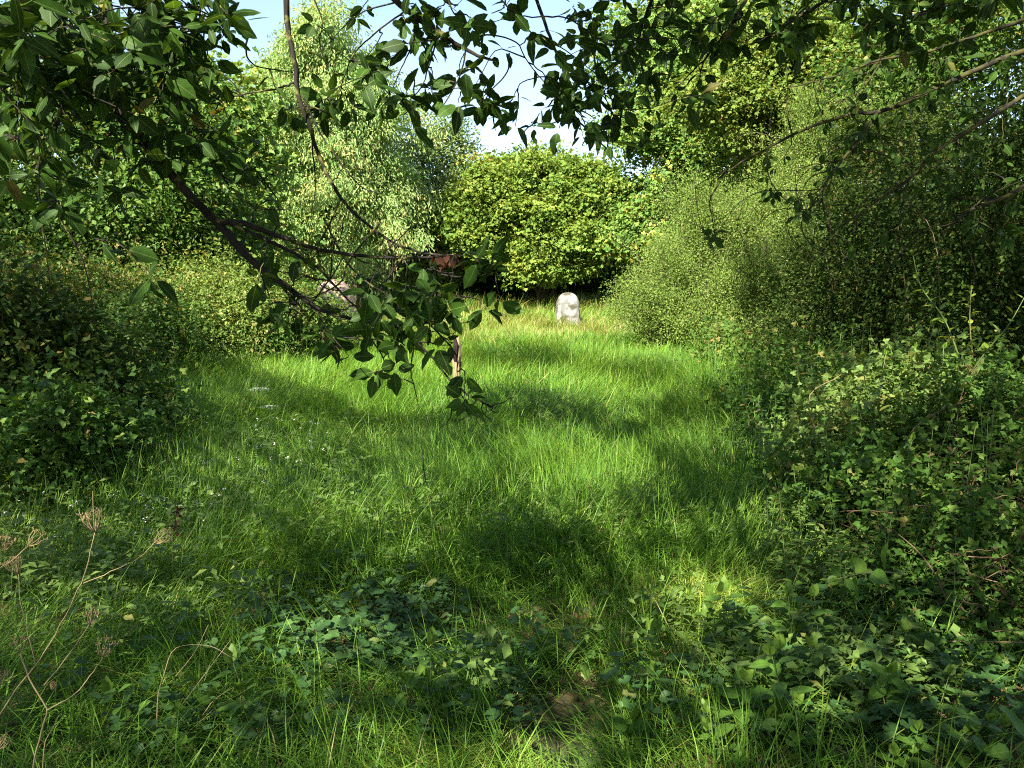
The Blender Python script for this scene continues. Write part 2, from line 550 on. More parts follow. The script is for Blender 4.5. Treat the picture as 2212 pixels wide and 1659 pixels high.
def sunlit(q):
    """share of the sun the crowns let through, for ground points q"""
    x, y = q[:, 0], q[:, 1]
    u, v, zf = project(np.stack([x, y, np.full(len(x), 0.22)], 1))
    nd = fbm(x * 1.5 + 3, y * 1.5, 11)
    wob_u, wob_v = (fbm(x * 1.1, y * 1.1, 21) - .5) * 70, (fbm(x * 1.1, y * 1.1, 31) - .5) * 25
    mlt = np.clip((nd - 0.56) * 6, 0, 0.6)                                    # loose dapple everywhere
    mlt = mlt * np.where((y < 4.6) | (zf < .5), .2, .7)
    mlt = np.where((x < -2.0) & (y < 9.5), mlt * .3, mlt)
    mlt = np.maximum(mlt, .72 * ell(u, v, 1100, 1130, 420, 110))
    front = zf > 0.5
    f = inpoly(u + wob_u * .6, v + wob_v * .6, FARLIT) * 1.0
    f = np.maximum(f, ((y > 15.0) & (x < 6.0 + (y - 15) * .6)) * 1.0)
    f = f * (1 - 0.85 * ell(u, v, 1130, 775, 105, 26)) * (1 - 0.8 * ell(u, v, 1390, 800, 80, 28))
    u2, v2 = u + wob_u, v + wob_v
    for cx, cy, rx, ry, s in ((1225, 985, 150, 60, 1), (1300, 1020, 110, 45, .9), (1060, 1015, 90, 35, .8), (960, 985, 70, 25, .5), (1410, 1060, 60, 28, .6),
                              (1530, 1262, 120, 48, 1), (1640, 1130, 90, 40, .45), (1000, 1640, 330, 38, 1), (1230, 1560, 70, 26, .5),
                              (760, 960, 160, 50, .3), (1480, 930, 110, 22, .55), (740, 1400, 40, 16, .6), (1890, 1440, 50, 22, .7), (620, 900, 60, 20, .35)):
        f = np.maximum(f, s * ell(u2, v2, cx, cy, rx * 1.08, ry * 1.08))
    f = np.where(front, f, 0)
    g_ = np.maximum(mlt, f)
    # sunlit top of the right-hand undergrowth, the left brambles and the dry umbel
    for cx, cy, rx, ry, s in ((2.95, 5.75, .8, .42, .9), (3.6, 5.3, .6, .35, .6), (-3.6, 13.2, 2.2, 1.2, .75), (-4.3, 11.6, 1.5, .9, .45), (-.78, 2.75, .30, .26, .9), (5.4, 12.2, 1.4, 1.1, .5), (2.2, 4.2, .35, .25, .5)):
        g_ = np.maximum(g_, s * ell(x, y, cx, cy, rx, ry))
    return g_


# ------------------------------------------------------------------ crowns
def foliage(mb, lobes, n, per, cr, ll, tmpl, rg, droop=0.3, up=0.6, out=0.6, shell=0.5, tint=(0.4, 0.25), flat=0.55, zmin=None, clump_tint=0.16, lvar=0.3, boughs=0, br=1.0, stretch=0.0, axis=(0.6, 0.5, 0.5)):
    """leaf clumps spread through overlapping ellipsoid lobes; returns the clump centres"""
    C0 = np.array([l[0] for l in lobes], float)
    RR = np.array([l[1] if hasattr(l[1], '__len__') else (l[1],) * 3 for l in lobes], float)
    wgt = (RR[:, 0] * RR[:, 1] + RR[:, 0] * RR[:, 2] + RR[:, 1] * RR[:, 2])
    wgt = wgt * np.array([l[2] if len(l) > 2 else 1.0 for l in lobes])
    k = rg.choice(len(lobes), n * 3, p=wgt / wgt.sum())
    dv = nrm(rg.normal(size=(n * 3, 3)))
    rad = shell + (1.0 - shell) * rg.random(n * 3) ** 0.6
    P = C0[k] + dv * rad[:, None] * RR[k] * rg.uniform(0.9, 1.08, (n * 3, 1))
    deep = np.min(np.linalg.norm((P[:, None] - C0[None]) / RR[None], axis=2), axis=1)
    keep = (deep > shell * 0.95) | (rg.random(n * 3) < 0.35)
    if zmin is not None:
        keep &= P[:, 2] > zmin
    P, dv, k = P[keep][:n], dv[keep][:n], k[keep][:n]
    if boughs:
        B = P[:boughs] + dv[:boughs] * rg.uniform(-.35, .52, (min(boughs, len(P)), 1)) * RR[k[:boughs]].min(1, keepdims=True)
        bi = rg.integers(0, len(B), len(P))
        bs = br * rg.uniform(.6, 1.35, len(B))
        o_ = nrm(rg.normal(size=(len(P), 3))) * (rg.random((len(P), 1)) ** .45) * bs[bi][:, None] * np.array([1, 1, .62])
        o_[:, 2] -= .25 * np.hypot(o_[:, 0], o_[:, 1]) ** 1.3
        keepb = rg.random(len(P)) < .88
        P = np.where(keepb[:, None], B[bi] + o_, P)
        dv = np.where(keepb[:, None], nrm(dv[:boughs][bi] + 1.1 * nrm(o_)), dv)
        if zmin is not None:
            ok_ = P[:, 2] > zmin
            P, dv = P[ok_], dv[ok_]
    m = len(P)
    ci = np.repeat(np.arange(m), rg.poisson(per, m).clip(2))
    s = len(ci)
    csz = rg.uniform(0.65, 1.35, m)
    off = rg.normal(size=(s, 3)) * cr * csz[ci][:, None] * np.array([1, 1, flat])
    if stretch:
        ax_ = nrm(dv * axis[0] + np.array([0, 0, 1.0]) * axis[1] + rg.normal(size=(m, 3)) * axis[2])
        t_ = rg.uniform(-.4, 1.0, s)
        off = off * (1 - .55 * np.clip(t_, 0, 1))[:, None] + ax_[ci] * (t_ * cr * stretch * csz[ci])[:, None]
    rr2 = np.hypot(off[:, 0], off[:, 1])
    off[:, 2] -= droop * (0.5 if not stretch else .15) * rr2
    pos = P[ci] + off
    outw = nrm(dv[ci] + 0.8 * nrm(off))
    nor = nrm(up * np.array([0, 0, 1.0]) + out * outw + rg.normal(0, 0.42, (s, 3)))
    dr = nrm(0.8 * outw + rg.normal(0, 0.7, (s, 3)) + np.array([0, 0, -droop]))
    sz = ll * rg.uniform(1 - lvar, 1 + lvar, s)
    tn = np.clip(tint[0] + rg.normal(0, clump_tint, m)[ci] + rg.normal(0, tint[1] * 0.6, s), 0, 1)
    place(mb, tmpl, pos, dr, nor, sz, tn)
    return P


def trunk_mesh(base, top, r, targets, rg, nlimb=24, lr=0.3):
    mb = MB()
    base, top = np.array(base, float), np.array(top, float)
    mid = [base + (top - base) * t + np.append(rg.normal(0, 0.12, 2), 0) * (0 < t < 1) for t in (0, .2, .45, .7, 1)]
    S = spline(mid, 4)
    rad = r * (1 - 0.85 * np.linspace(0, 1, len(S)))
    rad[0] *= 1.35
    tube(mb, S, rad, 9)
    if len(targets):
        for t in targets[rg.choice(len(targets), min(nlimb, len(targets)), replace=False)]:
            f = np.clip((t[2] - base[2]) / max(top[2] - base[2], .1) - rg.uniform(.15, .4), .12, .9)
            i = int(f * (len(S) - 1))
            p0 = S[i]
            m = (p0 + t) / 2 + np.array([0, 0, 0.12 * np.linalg.norm(t - p0)]) + rg.normal(0, .1, 3)
            tube(mb, wob(spline([p0, m, t], 5), .02, rg), (max(rad[i] * lr, .012), .006), 5)
    return mb


def tree(name, base, top, r, lobes, n, per, cr, ll, tmpl, mat, seed, label, group=None, bark='tree_bark', nlimb=24, cat='tree', sprays=0, **kw):
    rg = np.random.default_rng(seed)
    base = np.array([base[0], base[1], gz(base[0], base[1]) - .05])
    root = empty(name, base, label, cat, group)
    mb = MB()
    P = foliage(mb, lobes, n, per, cr, ll, tmpl, rg, **kw)
    tm = trunk_mesh(base, top, r, P, rg, nlimb)
    if sprays:                              # long bare-tipped shoots standing out of the outline
        for t in P[rg.choice(len(P), sprays)]:
            l0 = lobes[int(np.argmin([np.linalg.norm((t - np.array(l[0])) / np.array(l[1])) for l in lobes]))]
            ax = nrm(.5 * nrm(t - np.array(l0[0])) + np.array([0, 0, .7]) + rg.normal(0, .4, 3))
            ln = rg.uniform(.45, 1.0)
            S = spline([t - ax * .5, t, t + ax * ln * .6 + rg.normal(0, .05, 3), t + ax * ln + np.array([rg.normal(0, .12), 0, -.08])], 4)
            tube(tm, S, (.009, .003), 4)
            k = 34
            j = rg.integers(3, len(S), k)
            place(mb, tmpl, S[j] + rg.normal(0, .02, (k, 3)), rg.normal(size=(k, 3)) + ax * .7, rg.normal(size=(k, 3)) + np.array([0, 0, .6]), ll * rg.uniform(.7, 1.3, k), np.clip(rg.normal(.6, .2, k), 0, 1))
    tm.build('trunk', M[bark], root, True)
    mb.build('crown', M[mat], root)
    return root


def lobe(u, v, Y, ru, rv, ry=None, wt=1.0):
    """ellipsoid lobe seen at picture position (u, v), depth Y, with picture radii ru, rv"""
    s = Y / FPX
    return (at(u, v, Y), (ru * s, ry if ry else ru * s, rv * s), wt)


def gp(u, Y):
    return ((u - CU) / FPX * Y * 1.0, Y)


BG = 'trees standing round the far end of the clearing'
tree('willow_tree', gp(770, 24), at(705, 150, 24), .16,
     [lobe(690, 70, 24, 42, 85), lobe(720, 150, 24, 95, 90), lobe(630, 190, 24.2, 60, 70), lobe(690, 250, 24, 130, 110), lobe(640, 300, 24.3, 90, 90), lobe(760, 330, 23.6, 110, 100), lobe(640, 420, 24, 110, 90), lobe(770, 460, 23.6, 110, 80), lobe(680, 520, 24, 110, 60), lobe(600, 240, 24.6, 60, 70), lobe(805, 230, 24.3, 60, 70), lobe(720, 400, 24, 140, 110), lobe(580, 360, 24.5, 60, 80), lobe(830, 400, 24, 70, 90), lobe(800, 320, 24.2, 80, 80)],
     1900, 80, .26, .125, NARROW, 'pale_tree', 11, 'tall pale green tree with narrow drooping leaves left of the sky gap', BG, droop=1.0, up=.35, tint=(.5, .3), flat=.8, boughs=150, br=.75, stretch=1.4, axis=(.6, -.35, .4), lvar=.45, shell=.3)
tree('ash_tree', gp(930, 28), at(915, 330, 28), .2,
     [lobe(920, 360, 28, 90, 95), lobe(960, 420, 28, 75, 90), lobe(860, 430, 28.5, 90, 110), lobe(930, 510, 28, 90, 70), lobe(985, 330, 28, 35, 55), lobe(880, 540, 28, 80, 60)],
     1000, 66, .36, .11, QUAD, 'blue_tree', 12, 'cooler green tree behind the right flank of the pale drooping tree', BG, droop=.5, tint=(.45, .3), boughs=80, br=.85, stretch=1.2, shell=.3)
tree('maple_tree', gp(1170, 26), at(1165, 400, 26), .22,
     [lobe(1160, 440, 26, 150, 90), lobe(1060, 458, 25.5, 95, 60), lobe(1265, 450, 25.5, 100, 60), lobe(1160, 510, 24.8, 120, 55), lobe(1190, 572, 24.6, 66, 42), lobe(1010, 490, 25.6, 55, 36), lobe(1320, 470, 26, 55, 50), lobe(1170, 395, 26, 95, 48)],
     1500, 64, .31, .100, LOBED, 'maple', 13, 'rounded yellow-green maple with a dark hollow under its crown', BG, tint=(.42, .22), flat=.5, up=.75, boughs=95, br=.68, stretch=1.2, axis=(.8, .1, .4), lvar=.5, zmin=1.25)
tree('birch_tree', gp(1195, 40), at(1195, 370, 40), .2,
     [lobe(1195, 390, 40, 70, 60), lobe(1260, 400, 40, 60, 50), lobe(1120, 410, 40, 70, 50), lobe(1175, 450, 40, 120, 60)],
     300, 55, .5, .2, QUAD, 'blue_tree', 14, 'small bluish green treetop rising just above the yellow-green maple', BG, tint=(.55, .3))
tree('birch_tree', gp(1030, 36), at(1030, 440, 36), .18,
     [lobe(1040, 420, 36, 50, 50), lobe(1010, 470, 36, 60, 60), lobe(1080, 470, 36, 70, 60)],
     220, 55, .45, .2, QUAD, 'oak', 15, 'low green treetop between the cool green tree and the maple', BG, tint=(.5, .3))
tree('oak_tree', gp(1480, 24), at(1500, 150, 24), .26,
     [lobe(1450, 150, 24, 105, 120), lobe(1400, 270, 24, 75, 85), lobe(1560, 130, 24, 120, 120), lobe(1400, 400, 24, 85, 80), lobe(1500, 330, 23.5, 110, 90), lobe(1430, 490, 23.5, 90, 70), lobe(1560, 440, 23.5, 110, 90), lobe(1490, 30, 24, 110, 90), lobe(1620, 290, 24, 80, 80)],
     1700, 62, .32, .098, LOBED, 'oak', 16, 'tall bright green tree on the right edge of the sky gap', BG, tint=(.5, .3), boughs=100, br=.8, stretch=1.2, lvar=.45)
tree('field_maple', gp(1690, 20), at(1690, 120, 20), .2,
     [lobe(1560, 220, 20, 85, 65), lobe(1660, 270, 20, 110, 75), lobe(1760, 210, 20, 110, 95), lobe(1690, 150, 20.3, 100, 70), lobe(1860, 130, 20, 110, 110), lobe(1780, 320, 20, 110, 70), lobe(1640, 60, 20, 100, 70), lobe(1780, 40, 20, 120, 80)],
     1150, 62, .28, .085, LOBED, 'yellow_tree', 17, 'yellowing tree with russet tinged leaves above the grey-green shrub', BG, tint=(.42, .3), boughs=85, br=.7, stretch=1.2, lvar=.45)
tree('ash_tree', gp(2060, 16), at(2020, 120, 16), .2,
     [lobe(1930, 170, 16, 140, 130), lobe(2080, 220, 16, 170, 150), lobe(2010, 60, 16, 190, 120), lobe(2200, 120, 16, 170, 190), lobe(1900, 330, 16, 120, 110), lobe(2080, 400, 15, 190, 120)],
     620, 60, .34, .10, QUAD, 'hazel', 18, 'olive green tree filling the upper right corner behind the mossy boughs', BG, tint=(.55, .3), boughs=80, br=.75, stretch=1.4, lvar=.45)
# ---- big fine-leaved shrub on the right
tree('blackthorn_shrub', gp(1640, 14.5), at(1660, 520, 14.8), .1,
     [lobe(1480, 610, 14, 110, 100), lobe(1600, 560, 14.5, 140, 120), lobe(1720, 470, 15, 170, 130), lobe(1850, 380, 15, 160, 120), lobe(1560, 690, 13.5, 130, 75), lobe(1430, 670, 14, 75, 65), lobe(1720, 640, 13.2, 160, 120), lobe(1890, 530, 14, 170, 140), lobe(1850, 690, 12.5, 170, 110), lobe(1650, 760, 12.8, 120, 55), lobe(1780, 300, 15.3, 110, 70)],
     5200, 90, .13, .034, QUAD, 'fine', 19, 'broad grey-green shrub with fine leaves sloping down to the grass on the right', cat='shrub', sprays=420, nlimb=130, droop=.0, tint=(.45, .3), flat=.9, clump_tint=.12, up=.45, out=.3, boughs=150, br=.46, stretch=3.4, axis=(.45, .55, .42), lvar=.5)
# ---- left side
tree('hazel_tree', gp(215, 13.5), at(230, 250, 13.5), .14,
     [lobe(60, 200, 13.5, 170, 150), lobe(230, 160, 14, 150, 120), lobe(330, 280, 13.5, 130, 110), lobe(120, 380, 13, 160, 100), lobe(300, 430, 13, 150, 90), lobe(430, 370, 14, 90, 110), lobe(60, 520, 12.6, 150, 80), lobe(230, 540, 12.6, 130, 70), lobe(440, 500, 14, 100, 90), lobe(-120, 330, 13, 170, 200)],
     1300, 50, .32, .088, DIAM, 'hazel', 20, 'dense dark leafy tree on the left behind the brambles', cat='tree', tint=(.55, .28), flat=.35, up=.8, nlimb=40, boughs=120, br=.6, lvar=.45)
tree('field_maple', gp(475, 18), at(480, 230, 18), .13,
     [lobe(470, 230, 18, 60, 85), lobe(430, 300, 18, 80, 80), lobe(510, 330, 18, 60, 90), lobe(480, 450, 18, 90, 100), lobe(400, 420, 18, 80, 90), lobe(390, 190, 18, 60, 60)],
     420, 50, .3, .13, LOBED, 'oak', 21, 'slender sunlit green tree between the dark leafy tree and the pale one', cat='tree', tint=(.5, .3), boughs=60, br=.55, lvar=.45)
tree('shade_thicket', gp(1060, 30), at(1060, 520, 30), .12,  # dark-leaved filler added behind the maple to make its shaded hollow read dark
     [lobe(1060, 570, 30, 110, 75), lobe(1000, 540, 30, 70, 70), lobe(1120, 590, 30, 90, 60)],
     260, 46, .4, .16, QUAD, 'dark_hedge', 23, 'dark thicket added for the shade in the hollow under the left half of the maple', 'dark thickets added for the shade under the maple', tint=(.25, .2))
tree('shade_thicket', gp(1290, 30), at(1290, 520, 30), .12,
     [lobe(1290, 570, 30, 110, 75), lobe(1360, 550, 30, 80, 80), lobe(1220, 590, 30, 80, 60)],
     260, 46, .4, .16, QUAD, 'dark_hedge', 24, 'dark thicket added for the shade in the hollow under the right half of the maple', 'dark thickets added for the shade under the maple', tint=(.25, .2))
# far wood closing the view
mb = MB()
rg = np.random.default_rng(22)
lob = []
for k in range(60):
    aa = R(-62 + 124 * k / 59)
    d_ = rg.uniform(40, 52)
    hgt = rg.uniform(2.6, 4.6) if abs(aa) < R(14) else rg.uniform(4, 6.5)
    lob.append(((math.sin(aa) * d_, math.cos(aa) * d_, hgt * .5), (3.2, 2.5, hgt * .62)))
foliage(mb, lob, 2600, 34, .7, .34, QUAD, rg, tint=(.35, .3), shell=.5, zmin=-.2)
o = mb.build('far_wood', M['dark_hedge'])
tag(o, 'dark mass of woodland closing the view beyond the clearing', 'woodland', kind='stuff')

# ------------------------------------------------------------------ brambles, hedges and banks
def mound(name, lobes, n, per, cr, ll, tmpl, mat, seed, label, cat, group=None, ncane=26, cane_mat='cane', **kw):
    rg = np.random.default_rng(seed)
    C_ = np.mean([l[0] for l in lobes], 0)
    base = np.array([C_[0], C_[1], gz(C_[0], C_[1])])
    root = empty(name, base, label, cat, group)
    mb = MB()
    kw.setdefault('zmin', float(base[2]) - .05)
    kw.setdefault('up', .45)
    kw.setdefault('out', .25)
    kw.setdefault('flat', .9)
    kw.setdefault('shell', .35)
    sz_ = float(np.mean([np.min(l[1]) for l in lobes]))
    P = foliage(mb, lobes, n, per, cr, ll, tmpl, rg, boughs=max(14, n // 9), br=sz_ * .55, lvar=.5, **kw)
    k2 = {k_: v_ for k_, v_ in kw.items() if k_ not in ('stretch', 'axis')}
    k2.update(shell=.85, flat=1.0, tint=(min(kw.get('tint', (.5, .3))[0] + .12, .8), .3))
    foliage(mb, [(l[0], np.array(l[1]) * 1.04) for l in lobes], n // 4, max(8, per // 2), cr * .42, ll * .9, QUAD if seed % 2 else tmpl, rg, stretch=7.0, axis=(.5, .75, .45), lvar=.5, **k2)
    mb.build('foliage', M[mat], root)
    cm = MB()
    for t in P[rg.choice(len(P), min(ncane, len(P)), replace=False)]:
        b0 = np.array([t[0] + .3 * (C_[0] - t[0]) + rg.normal(0, .2), t[1] + .3 * (C_[1] - t[1]) + rg.normal(0, .2), 0])
        b0[2] = gz(b0[0], b0[1])
        tip = t + rg.normal(0, .10, 3)
        tip = tip + nrm(tip - C_ + np.array([0, -.1, .15])) * rg.uniform(-.05, .16)
        m = (b0 + tip) / 2 + np.array([rg.normal(0, .12), rg.normal(0, .1), .25 * abs(tip[2] - b0[2])])
        tube(cm, spline([b0, m, tip], 5), (.006, .002), 4, rg.random())
    cm.build('canes', M[cane_mat], root, True)
    return root


HB = 'bramble thickets along the left bank'
mound('bramble_bush', [lobe(500, 690, 12, 110, 55), lobe(410, 700, 11.7, 90, 50), lobe(470, 640, 12.4, 70, 45)], 560, 60, 0.196, .05, QUAD, 'fine', 30,
      'wispy pale green thicket at the left edge of the lit grass', 'thicket', HB, tint=(.5, .35), stretch=2.5, axis=(.3, .8, .4))
mound('bramble_bush', [lobe(600, 690, 12.3, 90, 60), lobe(680, 690, 13, 70, 45), lobe(560, 730, 11.4, 70, 35)], 385, 48, 0.184, 0.055, TREFOIL_Q, 'bramble', 31,
      'low bright bramble thicket under the tip of the drooping cherry bough', 'bramble', HB, tint=(.6, .3))
mound('bramble_bush', [lobe(160, 650, 10.5, 150, 70), lobe(290, 650, 11, 110, 60), lobe(40, 660, 10, 120, 90)], 489, 48, 0.196, 0.050, TREFOIL_Q, 'bramble', 32,
      'straggling bramble thicket turning yellow-brown below the dark left tree', 'bramble', HB, tint=(.72, .4))
mound('bramble_bush', [lobe(310, 720, 9.5, 100, 60), lobe(250, 760, 8.6, 80, 70)], 296, 48, 0.172, 0.046, TREFOIL_Q, 'bramble', 33,
      'shaded bramble between the dark left bush and the wispy thicket', 'bramble', HB, tint=(.4, .35))
mound('elder_bush', [lobe(40, 790, 6.2, 130, 120), lobe(150, 760, 6.6, 90, 90), lobe(-80, 740, 6, 140, 170), lobe(110, 860, 5.9, 110, 80)], 450, 40, 0.149, 0.061, DIAM, 'dark_hedge', 34,
      'very dark leafy bush at the left edge of the picture', 'bush', tint=(.5, .35))
mound('bramble_bush', [lobe(290, 890, 6.6, 90, 40), lobe(200, 930, 5.6, 110, 55), lobe(90, 970, 5.0, 130, 70)], 300, 34, 0.127, 0.061, TREFOIL, 'bramble', 35,
      'low dark bramble spilling from the left bush onto the shaded grass', 'bramble', HB, tint=(.42, .35))
HG = 'shaded hedge bushes along the right bank'
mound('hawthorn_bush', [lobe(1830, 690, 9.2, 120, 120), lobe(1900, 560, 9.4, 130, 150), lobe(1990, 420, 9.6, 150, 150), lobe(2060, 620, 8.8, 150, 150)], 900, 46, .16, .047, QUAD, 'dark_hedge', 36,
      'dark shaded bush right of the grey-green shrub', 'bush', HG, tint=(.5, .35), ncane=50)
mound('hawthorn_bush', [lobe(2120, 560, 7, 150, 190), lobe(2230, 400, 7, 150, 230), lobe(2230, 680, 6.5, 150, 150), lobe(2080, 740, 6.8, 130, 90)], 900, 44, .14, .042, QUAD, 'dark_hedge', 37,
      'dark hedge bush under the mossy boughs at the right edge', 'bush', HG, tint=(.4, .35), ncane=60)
mound('bramble_bush', [lobe(1690, 800, 9.3, 110, 55), lobe(1600, 760, 10.5, 80, 45), lobe(1780, 830, 8, 120, 60)], 375, 34, 0.149, 0.061, TREFOIL_Q, 'bramble', 38,
      'low leafy bramble at the foot of the grey-green shrub beside the lit grass', 'bramble', tint=(.55, .35))
mound('bramble_bush', [lobe(1640, 900, 7.3, 90, 30), lobe(1740, 890, 6.6, 100, 45)], 200, 34, 0.127, 0.058, TREFOIL, 'bramble', 39,
      'dark low bramble cushion jutting into the grass from the right', 'bramble', tint=(.3, .3))
RB = 'tangled undergrowth of the near right bank'
mound('bramble_bush', [lobe(1880, 930, 5.4, 140, 95), lobe(1990, 880, 5.6, 130, 90)], 412, 26, 0.115, 0.061, TREFOIL, 'weed', 40,
      'sunlit yellow-green bramble tangle in the right bank with upright shoots', 'bramble', RB, tint=(.6, .35))
mound('bramble_bush', [lobe(2130, 930, 4.6, 140, 120), lobe(2220, 1050, 4.2, 140, 130)], 412, 26, 0.103, 0.053, TREFOIL, 'bramble', 41,
      'bramble tangle with bare brown canes at the right edge of the picture', 'bramble', RB, tint=(.48, .28), ncane=70)
mound('bramble_bush', [lobe(1830, 1090, 4.4, 140, 90), lobe(1960, 1110, 4.1, 140, 110)], 412, 26, 0.098, 0.053, TREFOIL, 'bramble', 42,
      'half shaded bramble mound below the sunlit tangle on the right', 'bramble', RB, tint=(.45, .35), ncane=40)
mound('bramble_bush', [lobe(2090, 1230, 3.5, 140, 120), lobe(2200, 1330, 3.2, 130, 150)], 375, 26, 0.086, 0.045, TREFOIL, 'bramble', 43,
      'dark bramble with many dead brown stems low on the right edge', 'bramble', RB, tint=(.48, .28), ncane=110)
mound('bramble_bush', [lobe(1950, 1330, 3.4, 110, 70), lobe(2050, 1430, 3.0, 130, 80)], 237, 26, 0.081, 0.045, TREFOIL, 'bramble', 44,
      'deep shaded bramble above the ivy in the lower right', 'bramble', RB, tint=(.3, .3), ncane=40)

for (cx, cy, Y, ru, rv, n_, lab, sd) in ((2120, 1130, 4.0, 110, 120, 150, 'tangle of dead reddish brown stems at the right edge above the dark bramble', 46), (2150, 1300, 3.3, 90, 110, 130, 'lower tangle of dead brown stems hanging at the right edge', 47), (1960, 1230, 3.7, 110, 60, 70, 'few dead brown stems lying over the bramble left of the dark right edge', 48)):
    rg = np.random.default_rng(sd)
    c_ = at(cx, cy, Y)
    rt = empty('dead_bramble', (c_[0], c_[1], gz(c_[0], c_[1])), lab, 'dead bramble', 'dead bramble tangles of the right bank')
    m, lf = MB(), MB()
    for k in range(n_):
        a = at(cx + rg.normal(0, ru * .5), cy + rg.normal(0, rv * .5), Y + rg.normal(-.05, .12))
        d_ = nrm(rg.normal(size=3) * np.array([1, .7, .8]) + np.array([-.4, 0, -.2])) * rg.uniform(.10, .34)
        S = wob(spline([a, a + d_ * .5 + rg.normal(0, .03, 3), a + d_ + [0, 0, -.04]], 4), .004, rg)
        tube(m, S, (.0026, .001), 4, rg.uniform(.1, .7))
        if rg.random() < .5:
            place(lf, QUAD, S[rg.integers(2, len(S), 3)], rg.normal(size=(3, 3)) + np.array([0, 0, -.5]), rg.normal(size=(3, 3)), rg.uniform(.015, .035, 3), rg.uniform(.2, 1, 3))
    m.build('stems', M['cane'], rt, True)
    lf.build('withered_leaves', M['redbrown'], rt)

# ------------------------------------------------------------------ grass
def field_r(y):
    return np.interp(y, [2, 5, 8, 10.5, 14, 20, 26], [1.3, 1.75, 2.4, 2.9, 3.2, 3.4, 4.0])


def field_l(y):
    return -np.interp(y, [2, 4, 6.3, 8.2, 12, 16, 26], [2.3, 2.8, 3.3, 4.0, 5.4, 5.6, 7.0])


def bare(x, y):
    u, v, _ = project(np.stack([x, y, np.full(len(x), .03)], 1))
    b_ = np.maximum(ell(u, v, 1225, 1580, 115, 100, .3), ell(u, v, 1215, 1690, 110, 60, .4))
    b_ = np.maximum(b_, .68 * ell(u, v, 790, 1400, 270, 110, .4))
    return np.maximum(b_, .55 * ell(u, v, 1900, 1480, 380, 190, .4))


def soil(x, y):
    u, v, _ = project(np.stack([x, y, np.full(len(x), .03)], 1))
    return np.maximum(ell(u, v, 1225, 1560, 85, 75, .3), ell(u, v, 1215, 1670, 90, 40, .3))


def blades(mb, x, y, h, bend, ang, wid, tint, rg):
    n = len(x)
    z0 = gz(x, y) - .01
    dirx, diry = np.cos(ang), np.sin(ang)
    tw = ang + math.pi / 2 + rg.normal(0, .5, n)
    wx, wy = np.cos(tw) * wid, np.sin(tw) * wid
    rows = []
    lean = np.clip(rg.normal(.30, .22, n), 0, .9)
    fw, up = np.zeros(n), np.zeros(n)
    seg = h * 1.5 / 3
    for t, ww in ((0, .8), (1, 1.0), (2, .75), (3, 0)):
        if t:
            th = lean + bend * (t - .5) / 3
            fw, up = fw + seg * np.sin(th), up + seg * np.cos(th)
        cx, cy, cz = x + dirx * fw, y + diry * fw, np.maximum(z0 + up, z0 + .004)
        if ww > 0:
            rows += [np.stack([cx - wx * ww * .5, cy - wy * ww * .5, cz], 1), np.stack([cx + wx * ww * .5, cy + wy * ww * .5, cz], 1)]
        else:
            rows.append(np.stack([cx, cy, cz], 1))
    V = np.stack(rows, 1)
    T = np.array([[0, 1, 3], [0, 3, 2], [2, 3, 5], [2, 5, 4], [4, 5, 6]])
    TT = T[None] + (np.arange(n) * 7)[:, None, None]
    mb.add(V.reshape(-1, 3), TT.reshape(-1, 3), np.repeat(tint, 7))


